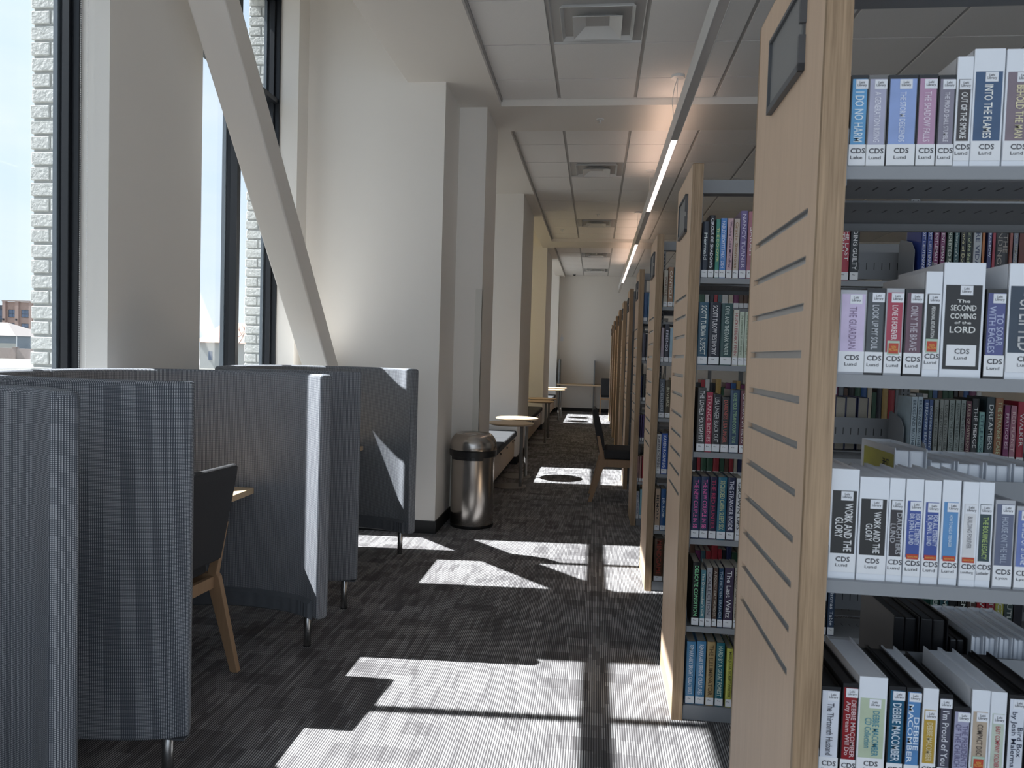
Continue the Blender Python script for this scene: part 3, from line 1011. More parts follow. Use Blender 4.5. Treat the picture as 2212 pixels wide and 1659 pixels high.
def bead_chain(x, y, label):
    o = MB()
    zz = .9
    pts = []
    o.tube([(x, y, .95), (x, y, 4.28)], .0009, 4)
    z = .95
    while z < 4.26:
        for s_ in (0,):
            r = .0032
            n = len(o.v)
            o.v += [(x + r, y, z), (x - r, y, z), (x, y + r, z), (x, y - r, z), (x, y, z + r), (x, y, z - r)]
            o.f += [tuple(n + i for i in q) for q in ((0, 2, 4), (2, 1, 4), (1, 3, 4), (3, 0, 4), (2, 0, 5), (1, 2, 5), (3, 1, 5), (0, 3, 5))]
            o.m += [0] * 8
        z += .0105
    ob = o.build('bead_chain', WHITE_M)
    tag(ob, label, 'blind chain', 'bead chains of the nearest window shade')
    return ob
bead_chain(-2.572, 3.325, 'thin white bead chain hanging closest to the nearest dark window frame')
bead_chain(-2.535, 3.325, 'thin white bead chain hanging nearer the room beside the first white pier')

# --- diagonal brace clad in drywall, in front of the windows
def brace():
    # centre line in the y-z plane; the box is .22 wide in x
    x0, x1 = -2.32, -2.10
    dy, dz = -.81, 1.0
    # lower-near edge passes (3.82, 3.41), upper-far edge passes (3.996, 3.496)
    def near(z): return 3.822 + (3.412 - z) * .81
    def far(z): return 3.996 + (3.496 - z) * .81
    zb, zt = 1.02, 4.95
    poly = [(near(zb), zb), (5.80, zb), (5.80, 1.27), (far(zt), zt), (near(zt), zt)]
    poly = [(near(zb), zb), (min(5.80, far(zb)), zb), (5.80, max(zb, 3.496 - (5.80 - 3.996) / .81)), (far(zt), zt), (near(zt), zt)]
    o = MB().prism(poly, x0, x1, axis='x').build('diagonal_brace', CEILPAINT, bevel=.012)
    return tag(o, 'cream diagonal brace slanting down across the windows to the big white pier', 'brace')
brace()

# ================================================================== ceiling things
def ceiling_vent(k, cell, label):
    x0, x1, y0, y1 = cell
    cx, cy = (x0 + x1) / 2, (y0 + y1) / 2
    hx, hy = (x1 - x0) / 2 - .014, (y1 - y0) / 2 - .006
    h = min(hx, hy)
    root = empty('ceiling_vent', (cx, cy, ZC))
    tag(root, label, 'ceiling vent', 'square ceiling diffusers along the aisle')
    def square_cone(name, r0, z0, r1, z1, mat, t=.003, cap=False):
        o = MB()
        o.v += [(-r0, -r0 * hy / hx, z0), (r0, -r0 * hy / hx, z0), (r0, r0 * hy / hx, z0), (-r0, r0 * hy / hx, z0),
                (-r1, -r1 * hy / hx, z1), (r1, -r1 * hy / hx, z1), (r1, r1 * hy / hx, z1), (-r1, r1 * hy / hx, z1)]
        o.f += [(0, 1, 5, 4), (1, 2, 6, 5), (2, 3, 7, 6), (3, 0, 4, 7)]
        if cap: o.f.append((4, 5, 6, 7))
        o.m += [0] * len(o.f)
        ob = o.build(name, mat, root)
        md = ob.modifiers.new('t', 'SOLIDIFY')
        md.thickness = t
        return ob
    # outer tray going up, two stepped cones, centre plate
    o = MB()
    o.v += [(-hx, -hy, 0), (hx, -hy, 0), (hx, hy, 0), (-hx, hy, 0), (-hx * .74, -hy * .74, .15), (hx * .74, -hy * .74, .15), (hx * .74, hy * .74, .15), (-hx * .74, hy * .74, .15)]
    o.f += [(0, 1, 5, 4), (1, 2, 6, 5), (2, 3, 7, 6), (3, 0, 4, 7), (4, 5, 6, 7)]
    o.m += [0] * 5
    o.build('tray', WHITE_M, root)
    MB().lathe([(.001, .142), (.15, .142), (.15, .148), (.001, .148)], seg=28).build('duct_collar', BLACK, root)
    square_cone('outer_cone', h * .78, -.014, h * .62, .055, WHITE_M)
    square_cone('inner_cone', h * .52, -.036, h * .17, .030, WHITE_M, cap=True)
    c = MB().lathe([(.052, .030), (.052, .026), (.014, .024), (.014, .014), (.001, .014)], seg=24)
    c.build('centre_plate', WHITE_M, root)
    return root
vl = ['large square ceiling diffuser directly ahead at the top of the aisle', 'square ceiling diffuser just past the first cross beam',
      'square ceiling diffuser halfway between the two cross beams', 'square ceiling diffuser first beyond the second cross beam',
      'square ceiling diffuser closest to the far wall']
for i, c in enumerate(VENTS):
    ceiling_vent(i, c, vl[i])

def sprinkler(x, y, z, label):
    root = empty('sprinkler', (x, y, z))
    tag(root, label, 'sprinkler', 'ceiling sprinkler heads')
    MB().lathe([(.001, 0), (.036, 0), (.034, -.006), (.001, -.007)], seg=20).build('escutcheon', WHITE_M, root)
    MB().lathe([(.001, -.005), (.008, -.006), (.006, -.032), (.001, -.034)], seg=12).lathe([(.001, -.034), (.017, -.034), (.017, -.036), (.001, -.037)], seg=14).build('head', WHITE_M, root)
sprinkler(-.03, 6.75, ZS, 'small white sprinkler head under the first cross beam')
sprinkler(-.04, 11.45, ZC, 'small white sprinkler head just before the third ceiling diffuser')
sprinkler(-.057, 15.62, ZC, 'small white sprinkler head just before the fourth ceiling diffuser')
sprinkler(-.66, 12.85, ZC, 'small white sprinkler head near the soffit past the third diffuser')
cm = empty('ceiling_camera', (-.64, 19.6, ZC))
tag(cm, 'small dome security camera on the ceiling by the far wall', 'camera')
MB().lathe([(.001, 0), (.05, 0), (.05, -.02), (.001, -.021)], seg=20).build('camera_base', WHITE_M, cm)
MB().lathe([(.036, -.02), (.034, -.035), (.022, -.05), (.001, -.055)], seg=20).build('dome', BLACK, cm, smooth=True)

# pendant linear light
def pendant(x0, x1, lit, y0, y1, label, hang):
    zb, zt = 3.28, 3.42
    xc = (x0 + x1) / 2
    root = empty('linear_pendant_light', (xc, (y0 + y1) / 2, zb))
    tag(root, label, 'pendant light')
    O = Vector((xc, (y0 + y1) / 2, zb))
    hw = (x1 - x0) / 2
    b = MB()
    def B(o, a, bb, c, d, e_, f_): o.box(a - O.x, bb - O.x, c - O.y, d - O.y, e_ - O.z, f_ - O.z)
    B(b, x0, x0 + .004, y0, y1, zb, zt)
    B(b, x1 - .004, x1, y0, y1, zb, zt)
    B(b, x0, x1, y0, y0 + .004, zb, zt)
    B(b, x0, x1, y1 - .004, y1, zb, zt)
    B(b, x0 + .004, x1 - .004, y0, y1, zt - .05, zt - .045)
    b.build('housing', WHITE_M, root)
    # lenses in order
    segs, cur = [], y0
    for a, c in lit:
        if a > cur: segs.append((cur, a, False))
        segs.append((a, c, True)); cur = c
    if cur < y1: segs.append((cur, y1, False))
    for a, c, on in segs:
        o = MB()
        B(o, x0 + .004, x1 - .004, a + .002, c - .002, zb + .004, zb + .012)
        l = o.build('lens', LENS_ON if on else LENS_OFF, root)
        l['label'] = 'glowing lens section' if on else 'unlit lens section'
        if on:
            o = MB()
            B(o, x0 + .008, x1 - .008, a + .01, c - .01, zt - .04, zt - .036)
            o.build('uplight', UPLIGHT, root)
    for hy in hang:
        o = MB().tube([(0, hy - O.y, zt - O.z - .02), (0, hy - O.y, ZC - O.z)], .0018, 6)
        o.build('cable', WHITE_M, root)
        MB().lathe([(.001, 0), (.055, 0), (.05, -.018), (.001, -.02)], seg=20, cx=0, cy=hy - O.y).build('canopy', WHITE_M, root).location = (0, 0, ZC - O.z)
    # kinked power cord beside the first hanger
    if hang and lit:
        y = hang[1] if len(hang) > 1 else hang[0]
        MB().tube([(-.02, y - O.y, zt - O.z - .02), (-.035, y - O.y + .02, .30), (-.02, y - O.y + .01, .40), (0, y - O.y, ZC - O.z - .01)], .003, 6).build('power_cord', WHITE_M, root)
    return root
pendant(.545, .605, [(6.0, 8.87), (11.4, 17.2)], -2.2, 19.7, 'long linear pendant light hanging over the aisle end of the bookcases', [2.4, 5.9, 8.8, 11.27, 14.1, 17.2])
# ================================================================== study pods
SLEEVE = plain('grey_sleeve_cloth', (.11, .12, .135), .9, var=.12, scale=60)
def catmull(pts, n=8):
    out = []
    P = [Vector((*p, 0)) for p in pts]
    P = [P[0] * 2 - P[1]] + P + [P[-1] * 2 - P[-2]]
    for i in range(1, len(P) - 2):
        for k in range(n):
            t = k / n
            a, b, c, d = P[i - 1], P[i], P[i + 1], P[i + 2]
            out.append(.5 * ((2 * b) + (-a + c) * t + (2 * a - 5 * b + 4 * c - d) * t * t + (-a + 3 * b - 3 * c + d) * t ** 3))
    out.append(P[-2])
    return [(p.x, p.y) for p in out]

FAR = [(-1.303, .521), (-1.355, .558), (-1.42, .598), (-1.56, .638), (-1.75, .660), (-1.95, .640), (-2.14, .560), (-2.28, .42), (-2.345, .22), (-2.36, .012)]
NEAR = [(-1.350, -.577), (-1.42, -.610), (-1.56, -.640), (-1.75, -.655), (-1.95, -.640), (-2.14, -.560), (-2.28, -.42), (-2.345, -.22), (-2.36, -.012)]

def shell_mesh(pts, th, z0, z1, round_r=.018):
    """upholstered curved wall: rounded-rectangle section swept along the plan curve, with weave uv in metres"""
    c = catmull(pts)
    # cross-section in (offset, z)
    h = th / 2
    r = round_r
    sec = []
    def arc(cx, cz, a0, a1, k=4):
        for i in range(k + 1):
            a = math.radians(a0 + (a1 - a0) * i / k)
            sec.append((cx + r * math.cos(a), cz + r * math.sin(a)))
    arc(h - r, z0 + r, -90, 0); arc(h - r, z1 - r, 0, 90); arc(-h + r, z1 - r, 90, 180); arc(-h + r, z0 + r, 180, 270)
    per = [0]
    for i in range(1, len(sec)):
        per.append(per[-1] + math.dist(sec[i], sec[i - 1]))
    V, Fc, UV = [], [], []
    s = 0
    rings = []
    arcl = []
    cc = [Vector((x, y, 0)) for x, y in c]
    n = len(cc)
    def tang(i): return (cc[min(i + 1, n - 1)] - cc[max(i - 1, 0)]).normalized()
    for i in range(n):
        if i: s += (cc[i] - cc[i - 1]).length
        t = tang(i)
        nr = Vector((-t.y, t.x, 0))
        arcl.append(s)
        rings.append([tuple(cc[i] + nr * u + Vector((0, 0, z))) for u, z in sec])
    K = len(sec)
    for rg in rings: V += rg
    for i in range(n - 1):
        for k in range(K):
            j = (k + 1) % K
            Fc.append((i * K + k, (i + 1) * K + k, (i + 1) * K + j, i * K + j))
            u0, u1 = arcl[i], arcl[i + 1]
            z0_, z1_ = per[k], per[k + 1] if k + 1 < K else per[-1] + math.dist(sec[0], sec[-1])
            UV.append([(u0, z0_), (u1, z0_), (u1, z1_), (u0, z1_)])
    # rounded ends: inset cap
    for idx, sign in ((0, -1), (n - 1, 1)):
        t = tang(idx) * sign
        base = idx * K
        nr = Vector((-tang(idx).y, tang(idx).x, 0))
        prev = [base + k for k in range(K)]
        for step in (1, 2, 3):
            a = math.radians(30 * step)
            ins, out_ = .012 * (1 - math.cos(a)), .012 * math.sin(a)
            start = len(V)
            for u, z in sec:
                uu = u * (1 - ins / h)
                zz = z0 + (z - z0) * (1 - 2 * ins / (z1 - z0)) + ins
                V.append(tuple(cc[idx] + nr * uu + t * out_ + Vector((0, 0, zz))))
            cur = list(range(start, start + K))
            for k in range(K):
                j = (k + 1) % K
                q = (prev[k], prev[j], cur[j], cur[k])
                Fc.append(q)
                UV.append([(V[i][0] * 1.0 + V[i][1] * 1.0, V[i][2]) for i in q])
            prev = cur
        Fc.append(tuple(prev))
        UV.append([((Vector(V[i]) - cc[idx]).dot(nr), V[i][2]) for i in prev])
    me = bpy.data.meshes.new('shell')
    me.from_pydata(V, [], Fc)
    ul = me.uv_layers.new(name='UVMap')
    li = 0
    for poly, uv in zip(me.polygons, UV):
        for k, l in enumerate(poly.loop_indices):
            ul.data[l].uv = uv[k]
    bm = bmesh.new(); bm.from_mesh(me)
    bmesh.ops.recalc_face_normals(bm, faces=bm.faces)
    bm.to_mesh(me); bm.free()
    me.materials.append(WEAVE)
    me.shade_smooth()
    try: me.set_sharp_from_angle(angle=math.radians(50))
    except Exception: pass
    return me

def inner_strip(pts, off, th, z0, z1, i0, i1):
    c = catmull(pts)[i0:i1]
    cc = [Vector((x, y, 0)) for x, y in c]
    n = len(cc)
    m = MB()
    for i in range(n):
        t = (cc[min(i + 1, n - 1)] - cc[max(i - 1, 0)]).normalized()
        nr = Vector((-t.y, t.x, 0))
        puck = .003 * math.sin(i * 1.9)
        for u, z in ((off, z0), (off + th + puck, z0 + .012), (off + th + puck, z1 - .015), (off, z1)):
            p = cc[i] + nr * u
            m.v.append((p.x, p.y, z))
    for i in range(n - 1):
        for k in range(4):
            j = (k + 1) % 4
            m.f.append((i * 4 + k, (i + 1) * 4 + k, (i + 1) * 4 + j, i * 4 + j)); m.m.append(0)
    m.f += [(0, 1, 2, 3), tuple((n - 1) * 4 + k for k in (3, 2, 1, 0))]; m.m += [0, 0]
    return m

FARM = shell_mesh(FAR, .066, .17, 1.38)
NEARM = shell_mesh(NEAR, .066, .17, 1.38)
def study_pod(yc, label):
    root = empty('study_pod', (0, yc, 0))
    tag(root, label, 'study pod', 'upholstered study pods along the windows')
    for nm, me in (('curved_screen', FARM), ('curved_screen', NEARM)):
        o = bpy.data.objects.new(nm, me); COL.objects.link(o); o.parent = root
    inner_strip(FAR, .034, .022, .165, .262, 4, 60).build('cable_sleeve', SLEEVE, root, smooth=True)
    inner_strip(NEAR, -.060, .022, .165, .262, 4, 55).build('cable_sleeve', SLEEVE, root, smooth=True)
    # desk
    poly = [(-1.705, -.615), (-1.705, .618), (-2.0, .60), (-2.17, .50), (-2.28, .34), (-2.32, .15), (-2.32, -.15), (-2.28, -.34), (-2.17, -.50), (-2.0, -.585)]
    poly = [(x, y * .985) for x, y in poly]
    MB().prism(poly, .757, .787).build('desk_top', MAPLE, root, bevel=.002)
    for (x, y) in ((-1.40, .590), (-1.405, -.598), (-2.20, .50), (-2.20, -.50)):
        l = MB().lathe([(.0175, 0), (.019, .003), (.019, .17), (.0175, .172)], cx=x, cy=y, seg=20).build('leg', CHROME, root, smooth=True)
        MB().lathe([(.020, .0), (.020, .006), (.001, .007)], cx=x, cy=y, seg=16).build('foot', BLACK, l)
        MB().box(x - .07, x + .07, y - .02, y + .02, .165, .171).build('leg_plate', STEEL_D, root)
    return root
study_pod(1.115, 'blue-grey curved study pod nearest the camera, cut off at the left edge')
study_pod(2.85, 'blue-grey curved study pod with a dark chair at its wooden desk')
study_pod(4.585, 'blue-grey curved study pod beside the big white pier and diagonal brace')

# ================================================================== chairs
def make_chair():
    """reading chair facing +x, origin on the floor under the rear foot, width along y"""
    root = empty('reading_chair', (0, 0, 0))
    W = .50
    def side(y, name):
        # rear leg + upright in one bent board, rail and front leg as in the photo
        t = .028
        rear = [(-.027, 0), (.011, 0), (.125, .37), (.155, .376), (.155, .452), (.135, .452), (.075, .695), (.045, .695), (.088, .452), (.076, .44)]
        MB().prism(rear, y, y + t, axis='y').build('leg', CHAIRWOOD, root, bevel=.003)
        rail = [(.155, .376), (.50, .376), (.50, .452), (.155, .452)]
        MB().prism(rail, y, y + t, axis='y').build('side_rail', CHAIRWOOD, root, bevel=.003)
        front = [(.50, .376), (.555, 0), (.592, 0), (.555, .452), (.50, .452)]
        MB().prism(front, y, y + t, axis='y').build('leg', CHAIRWOOD, root, bevel=.003)
    side(0, 'l'); side(W - .028, 'r')
    MB().box(.10, .125, .028, W - .028, .385, .44).build('cross_rail', CHAIRWOOD, root, bevel=.002)
    seat = [(.128, .454), (.56, .454), (.572, .50), (.562, .552), (.14, .556)]
    MB().prism(seat, .03, W - .03, axis='y').build('seat', CHAIRFAB, root, bevel=.018, seg=3)
    back = [(.068, .53), (.082, .515), (.133, .555), (.120, .66), (.082, .80), (.046, .93), (.028, .965), (.002, .972), (-.010, .955), (-.008, .92)]
    MB().prism(back, .015, W - .015, axis='y').build('backrest', CHAIRFAB, root, bevel=.012, seg=3)
    return root
ch = make_chair()
tag(ch, 'charcoal reading chair with beech legs standing in the aisle by the fourth bookcase', 'chair')
ch.location = (0.0, 7.45, 0)
c2 = copy_tree(ch)
c2.location = (-1.612, 3.115, 0); c2.rotation_euler = (0, 0, PI + math.radians(-5))
tag(c2, 'charcoal reading chair pulled up to the desk inside the middle study pod', 'chair')
c3 = copy_tree(ch)
c3.location = (.17, 19.3, 0); c3.rotation_euler = (0, 0, PI / 2)
c3.location = (.66, 19.15, 0)
tag(c3, 'charcoal reading chair at the counter along the far wall', 'chair')

# ================================================================== window benches
def bench(y0, y1, label, doors):
    root = empty('window_bench', (-1.06, y0, 0))
    tag(root, label, 'bench', 'upholstered window benches')
    O = root.location
    def put(m, name, mat, par=root, **k): return m.build(name, mat, par, **k)
    def bx(x0, x1, a, b, z0, z1): return MB().box(x0 + 1.06, x1 + 1.06, a - y0, b - y0, z0, z1)
    put(bx(-2.20, -1.085, y0, y1, .105, .385), 'carcass', CABWOOD)
    put(bx(-2.20, -1.14, y0 + .01, y1 - .01, 0, .105), 'toe_kick', RUBBER)
    L = doors
    for a, b in zip(L, L[1:]):
        d = put(bx(-1.085, -1.066, a + .002, b - .002, .107, .380), 'door', CABWOOD, bevel=.001)
        kx, ky = 0.0, b - .07 - y0
        put(MB().lathe([(.001, 0), (.011, 0), (.011, .018), (.001, .019)], seg=14), 'knob', CHROME, d)
        kn = d.children[0]
        kn.rotation_euler = (0, PI / 2, 0)
        kn.location = (-.006, ky, .345)
    n = 3
    w_ = (y1 - y0) / n
    for i in range(n):
        put(bx(-2.2, -1.035, y0 + i * w_ + .001, y0 + (i + 1) * w_ - .001, .386, .470), 'seat_cushion', CUSHION, bevel=.022, seg=3)
    return root
bench(7.09, 9.77, 'dark grey cushioned bench with wooden locker doors beyond the trash can', [7.09, 7.71, 8.33, 8.95, 9.57, 9.77])
bench(11.35, 14.61, 'dark grey cushioned bench under the drawn tan shade', [11.35, 12.0, 12.65, 13.3, 13.95, 14.61])
bench(16.31, 19.54, 'sunlit grey cushioned bench closest to the far wall', [16.31, 16.95, 17.6, 18.25, 18.9, 19.54])

# ================================================================== round side tables
def side_table():
    root = empty('round_side_table', (0, 0, 0))
    MB().lathe([(.001, .709), (.235, .709), (.262, .722), (.262, .733), (.001, .7335)], seg=56).build('table_top', MAPLE, root, bevel=.001)
    MB().lathe([(.001, 0), (.195, 0), (.195, .006), (.185, .009), (.001, .010)], seg=48).build('base', POLE, root)
    MB().lathe([(.0205, .008), (.0205, .71), (.001, .71)], cx=.125, seg=20).build('pole', POLE, root, smooth=True)
    MB().box(-.05, .16, -.035, .035, .700, .709).build('mount_plate', STEEL_D, root)
    return root
T0 = side_table()
spots = [(-.93, 8.12, 'round wooden side table nearest the trash can, its top in shade'),
         (-.937, 8.80, 'round wooden side table with a sunlit top in the first bench bay'),
         (-.94, 12.30, 'nearer round wooden side table in the shaded second bench bay'),
         (-.94, 13.10, 'farther round wooden side table in the shaded second bench bay'),
         (-.94, 16.82, 'nearer sunlit round side table in the last bench bay'),
         (-.94, 17.88, 'farther sunlit round side table in the last bench bay')]
for i, (x, y, lb) in enumerate(spots):
    t_ = T0 if i == 0 else copy_tree(T0)
    t_.location = (x, y, 0)
    tag(t_, lb, 'table', 'round side tables by the benches')

# ================================================================== trash can
tc_ = empty('trash_can', (-1.035, 6.19, 0))
tag(tc_, 'brushed stainless steel trash can with domed open lid beside the stepped column', 'trash can')
MB().lathe([(.188, .022), (.188, .62), (.001, .62)], seg=72).build('body', BRUSHED, tc_, smooth=True)
MB().lathe([(.190, 0), (.192, .004), (.190, .026), (.001, .027)], seg=60).build('base_ring', BLACK, tc_, smooth=True)
MB().lathe([(.190, .612), (.205, .618), (.2075, .668), (.200, .674), (.001, .674)], seg=60).build('rim_band', BLACK, tc_, smooth=True)
lid = MB()
prof = [(.2035, .674), (.206, .70), (.201, .735), (.188, .768), (.168, .795), (.152, .808), (.143, .811), (.128, .806), (.110, .797), (.103, .788), (.102, .72)]
n = 72
for r, z in prof:
    for i in range(n):
        a = 2 * PI * i / n
        lid.v.append((r * math.cos(a), r * math.sin(a), z))
for j in range(len(prof) - 1):
    for i in range(n):
        k = (i + 1) % n
        lid.f.append((j * n + i, j * n + k, (j + 1) * n + k, (j + 1) * n + i)); lid.m.append(0)
lid.build('lid', BRUSHED, tc_, smooth=True)
MB().lathe([(.001, .695), (.118, .695), (.118, .70), (.001, .70)], seg=40).build('liner', BLACK, tc_)
cl = MB()
arc_in = [(.150 * math.cos(a), .150 * math.sin(a)) for a in [math.radians(x) for x in range(215, 306, 10)]]
arc_out = [(.204 * math.cos(a), .204 * math.sin(a)) for a in [math.radians(x) for x in range(215, 306, 10)]]
cl.prism(arc_out + arc_in[::-1], .592, .620)
cl.build('clasp', BLACK, tc_)

# ================================================================== far counter, dividers, outlet, switch
ct = empty('study_counter', (-.4, 19.62, 0))
tag(ct, 'long wooden study counter along the far wall with grey dividers', 'counter')
def P_(m, name, mat, **k): return m.build(name, mat, ct, **k)
P_(MB().box(-.6, 2.4, -.36, .37, .742, .775), 'counter_top', MAPLE, bevel=.002)
for x in (-.57, .37, 1.4, 2.3):
    P_(MB().box(x, x + .03, .30, .36, 0, .742), 'leg', STEEL_P)
for x in (-.575, .37, 1.35):
    P_(MB().box(x, x + .035, -.34, .36, .79, 1.43), 'divider', SCREEN, bevel=.006)
    P_(MB().box(x - .01, x + .045, -.30, -.24, .775, .79), 'clamp', STEEL_P)
ou = empty('wall_outlet', (.12 - .22, YF - .001, .44))
tag(ou, 'white power outlet low on the far wall', 'outlet')
MB().box(-.038, .038, -.006, .001, -.06, .06).build('cover_plate', WALL, ou, bevel=.002)
MB().box(-.017, .017, -.008, -.005, .008, .04).box(-.017, .017, -.008, -.005, -.04, -.008).build('receptacle', WHITE_M, ou)
sw = empty('wall_switch', (-1.0, YF - .001, 2.0))
tag(sw, 'small white thermostat plate high on the far wall beside the last pier', 'switch')
MB().box(.02, .10, -.012, .001, -.06, .06).build('cover_plate', WHITE_P, sw, bevel=.002)
MB().box(.04, .07, -.018, -.011, .07, .12).build('sensor', WHITE_P, sw)
# ================================================================== bookcases
LEV = [.061, .395, .763, 1.125, 1.485, 1.84]
NEARS = [1.28, 3.0, 4.67, 6.5, 8.3, 10.1, 11.88, 13.65, 15.4, 17.2]
XP, DEP, HP = .367, .53, 2.30
GZ = [1.772, 1.687, 1.603, 1.518, 1.435, 1.353, 1.266, 1.181, 1.098, 1.016, .936]

def make_bookcase(bays, detail=True):
    root = empty('bookcase', (XP, 0, 0))
    # end panel: boards with routed grooves
    p = MB()
    t = .043
    y0, y1 = .0, DEP
    g0, g1 = .06, .485
    gh = .0072
    p.box(.012, t, y0 + .012, y1 - .012, 0, HP - .002)
    p.box(0, .0121, y0 + .012, g0, .09, HP - .002)
    p.box(0, .0121, y0 + .012, y1 - .012, 0, .09, 2)
    p.box(0, .0121, g1, y1 - .012, .09, HP - .002)
    zs = [.09] + sorted([z for g in GZ for z in (g - gh, g + gh)]) + [HP - .002]
    for i in range(0, len(zs), 2):
        p.box(0, .0121, g0, g1, zs[i], zs[i + 1])
    p.box(0, t, y0, y0 + .012, 0, HP, 1)
    p.box(0, t, y1 - .012, y1, 0, HP, 1)
    p.box(0, t, y0, y1, HP - .002, HP, 1)
    panel = p.build('end_panel', [WOOD, WOODEDGE, PLINTH], root)
    for gz in GZ:
        o = MB()
        o.box(.0095, .0119, g0 + .001, g1 - .001, gz - gh, gz + gh)
        o.box(.001, .011, g0 + .001, g1 - .001, gz - gh, gz - gh + .001)
        o.box(.001, .011, g0 + .001, g1 - .001, gz + gh - .001, gz + gh)
        o.build('slat_insert', ALU, panel)
    # sign holder
    sgn = MB()
    sy0, sy1, sz0, sz1 = .125, .375, 2.045, 2.205
    sgn.box(-.012, 0, sy0, sy1, sz0, sz0 + .014)
    sgn.box(-.012, 0, sy0, sy1, sz1 - .008, sz1)
    sgn.box(-.012, 0, sy0, sy0 + .009, sz0, sz0 + .066).box(-.012, 0, sy0, sy0 + .009, sz0 + .088, sz1)
    sgn.box(-.012, 0, sy1 - .006, sy1, sz0, sz1)
    sgn.box(-.004, 0, sy0 + .004, sy1 - .004, sz0 + .006, sz1 - .004)
    so = sgn.build('sign_holder', STEEL_D, root)
    MB().box(-.006, -.004, sy0 + .009, sy1 - .006, sz0 + .014, sz1 - .008).build('blank_card', plain('sign_card', (.24, .24, .235), .5, var=.02), so)
    # uprights
    ux = [.062 + .9 * i for i in range(bays + 1)]
    for x in ux:
        u = MB()
        u.box(x - .018, x + .018, .25, .28, 0, 2.285)
        z = .12
        while detail and z < 2.2:
            for s_ in (-.009, .009):
                u.box(x + s_ - .0022, x + s_ + .0022, .2485, .2815, z, z + .016, 1)
            z += .025 if len(ux) < 5 else .05
        u.build('upright', [STEEL_P, BLACK], root)
    MB().box(t + .001, ux[-1] + .02, .235, .295, 2.232, 2.292).build('top_rail', STEEL_P, root, bevel=.002)
    # shelves
    for i in range(bays):
        a, b = ux[i] + .0 - (.019 if i == 0 else .019), ux[i + 1] - .019
        if i == 0: a = t + .002
        else: a = ux[i] - .017
        b = ux[i + 1] - .019
        for z in LEV:
            for side in (0, 1):
                m = MB()
                def B(x0, x1, ya, yb, z0, z1, mi=0):
                    if side: ya, yb = DEP - ya, DEP - yb
                    m.box(x0, x1, ya, yb, z0, z1, mi)
                B(a + .004, b - .004, .018, .247, z - .004, z)
                B(a + .004, b - .004, .014, .018, z - .022, z)
                B(a + .004, b - .004, .018, .030, z - .022, z - .020)
                if z > .1:
                    # end brackets
                    for x in (a, b - .002):
                        poly = [(.008, z - .035), (.247, z - .035), (.247, z + .13), (.22, z + .15), (.03, z + .085), (.008, z + .06)]
                        if side: poly = [(DEP - u, v) for u, v in poly]
                        m.prism(poly, x, x + .002, axis='x')
                    if detail:
                        xx = a + .04
                        while xx < b - .03:
                            B(xx, xx + .0025, .15, .175, z - .0045, z + .0004, 1)
                            xx += .0315
                else:
                    B(a + .002, b - .002, .014, .02, 0, z - .004)
                m.build('shelf', [STEEL_P, BLACK], root)
        if detail:
            for z in LEV:
                m = MB()
                m.box(a + .006, b - .006, .262, .268, z + .035, z + .15)
                xx = a + .04
                while xx < b - .03:
                    m.box(xx, xx + .003, .2615, .2685, z + .075, z + .105, 1)
                    xx += .0315
                m.build('back_stop', [STEEL_P, BLACK], root)
    return root

NTH = ['nearest', 'second', 'third', 'fourth', 'fifth', 'sixth', 'seventh', 'eighth', 'ninth', 'farthest']
BC = []
proto = make_bookcase(3)
proto1 = make_bookcase(1, False)
for i, y in enumerate(NEARS):
    if i == 0: b = proto
    elif i == 3: b = proto1
    else: b = copy_tree(proto if i < 3 else proto1)
    b.location = (XP, y, 0)
    lab = {0: 'nearest double-sided bookcase with slatted oak end panel, holding white audiobook cases',
           9: 'farthest bookcase in the row of oak end panels'}.get(i, '%s bookcase from the camera in the row of slatted oak end panels' % NTH[i])
    tag(b, lab, 'bookcase', 'bookcases with oak end panels along the aisle')
    BC.append(b)

# ================================================================== books
def cname(c):
    r, g, b = c
    mxx, mnn = max(c), min(c)
    if mxx < .022: return 'black'
    if mxx - mnn < .22 * mxx + .004:
        return 'white' if mxx > .65 else 'pale grey' if mxx > .4 else 'grey' if mxx > .15 else 'charcoal'
    dark = 'dark ' if mxx < .13 else ''
    if r >= g and r >= b:
        if b > g * 1.15: return dark + ('pink' if mxx > .4 and g > .15 else 'plum' if mxx < .25 else 'crimson')
        if g > .62 * r: return 'cream' if mxx > .5 and b > .35 * r else (dark + 'tan') if b > .3 * r else 'mustard yellow'
        if g > .35 * r: return dark + ('orange-brown' if mxx > .3 else 'brown')
        return dark + 'red'
    if g >= b: return dark + ('yellow-green' if b < .4 * g else 'green')
    if g > .72 * b: return dark + ('light blue' if mxx > .4 else 'teal')
    if r > .75 * b and mxx > .2: return 'lilac'
    if r > .55 * b and g < .75 * b: return dark + 'violet'
    return (dark + 'blue')

ORD = ['first', 'second', 'third', 'fourth', 'fifth', 'sixth', 'seventh', 'eighth', 'ninth', 'tenth', 'eleventh', 'twelfth', 'thirteenth', 'fourteenth',
       'fifteenth', 'sixteenth', 'seventeenth', 'eighteenth', 'nineteenth', 'twentieth'] + ['%d%s' % (i, {1: 'st', 2: 'nd', 3: 'rd'}.get(i % 10, 'th')) for i in range(21, 80)]
SHELF = {1.84: 'top shelf', 1.485: 'second shelf', 1.125: 'third shelf', .763: 'fourth shelf', .395: 'fifth shelf', .061: 'bottom shelf'}
CASEM = {'K': plain('black_case', (.014, .014, .016), .3, var=.05), 'W': plain('white_case', (.80, .83, .88), .28, var=.02),
         'G': plain('grey_case', (.16, .155, .15), .3, var=.05), 'L': plain('clear_case', (.42, .43, .46), .22, var=.04)}
CASEN = {'K': 'black-cased', 'W': 'white-cased', 'G': 'grey-cased', 'L': 'clear-cased'}

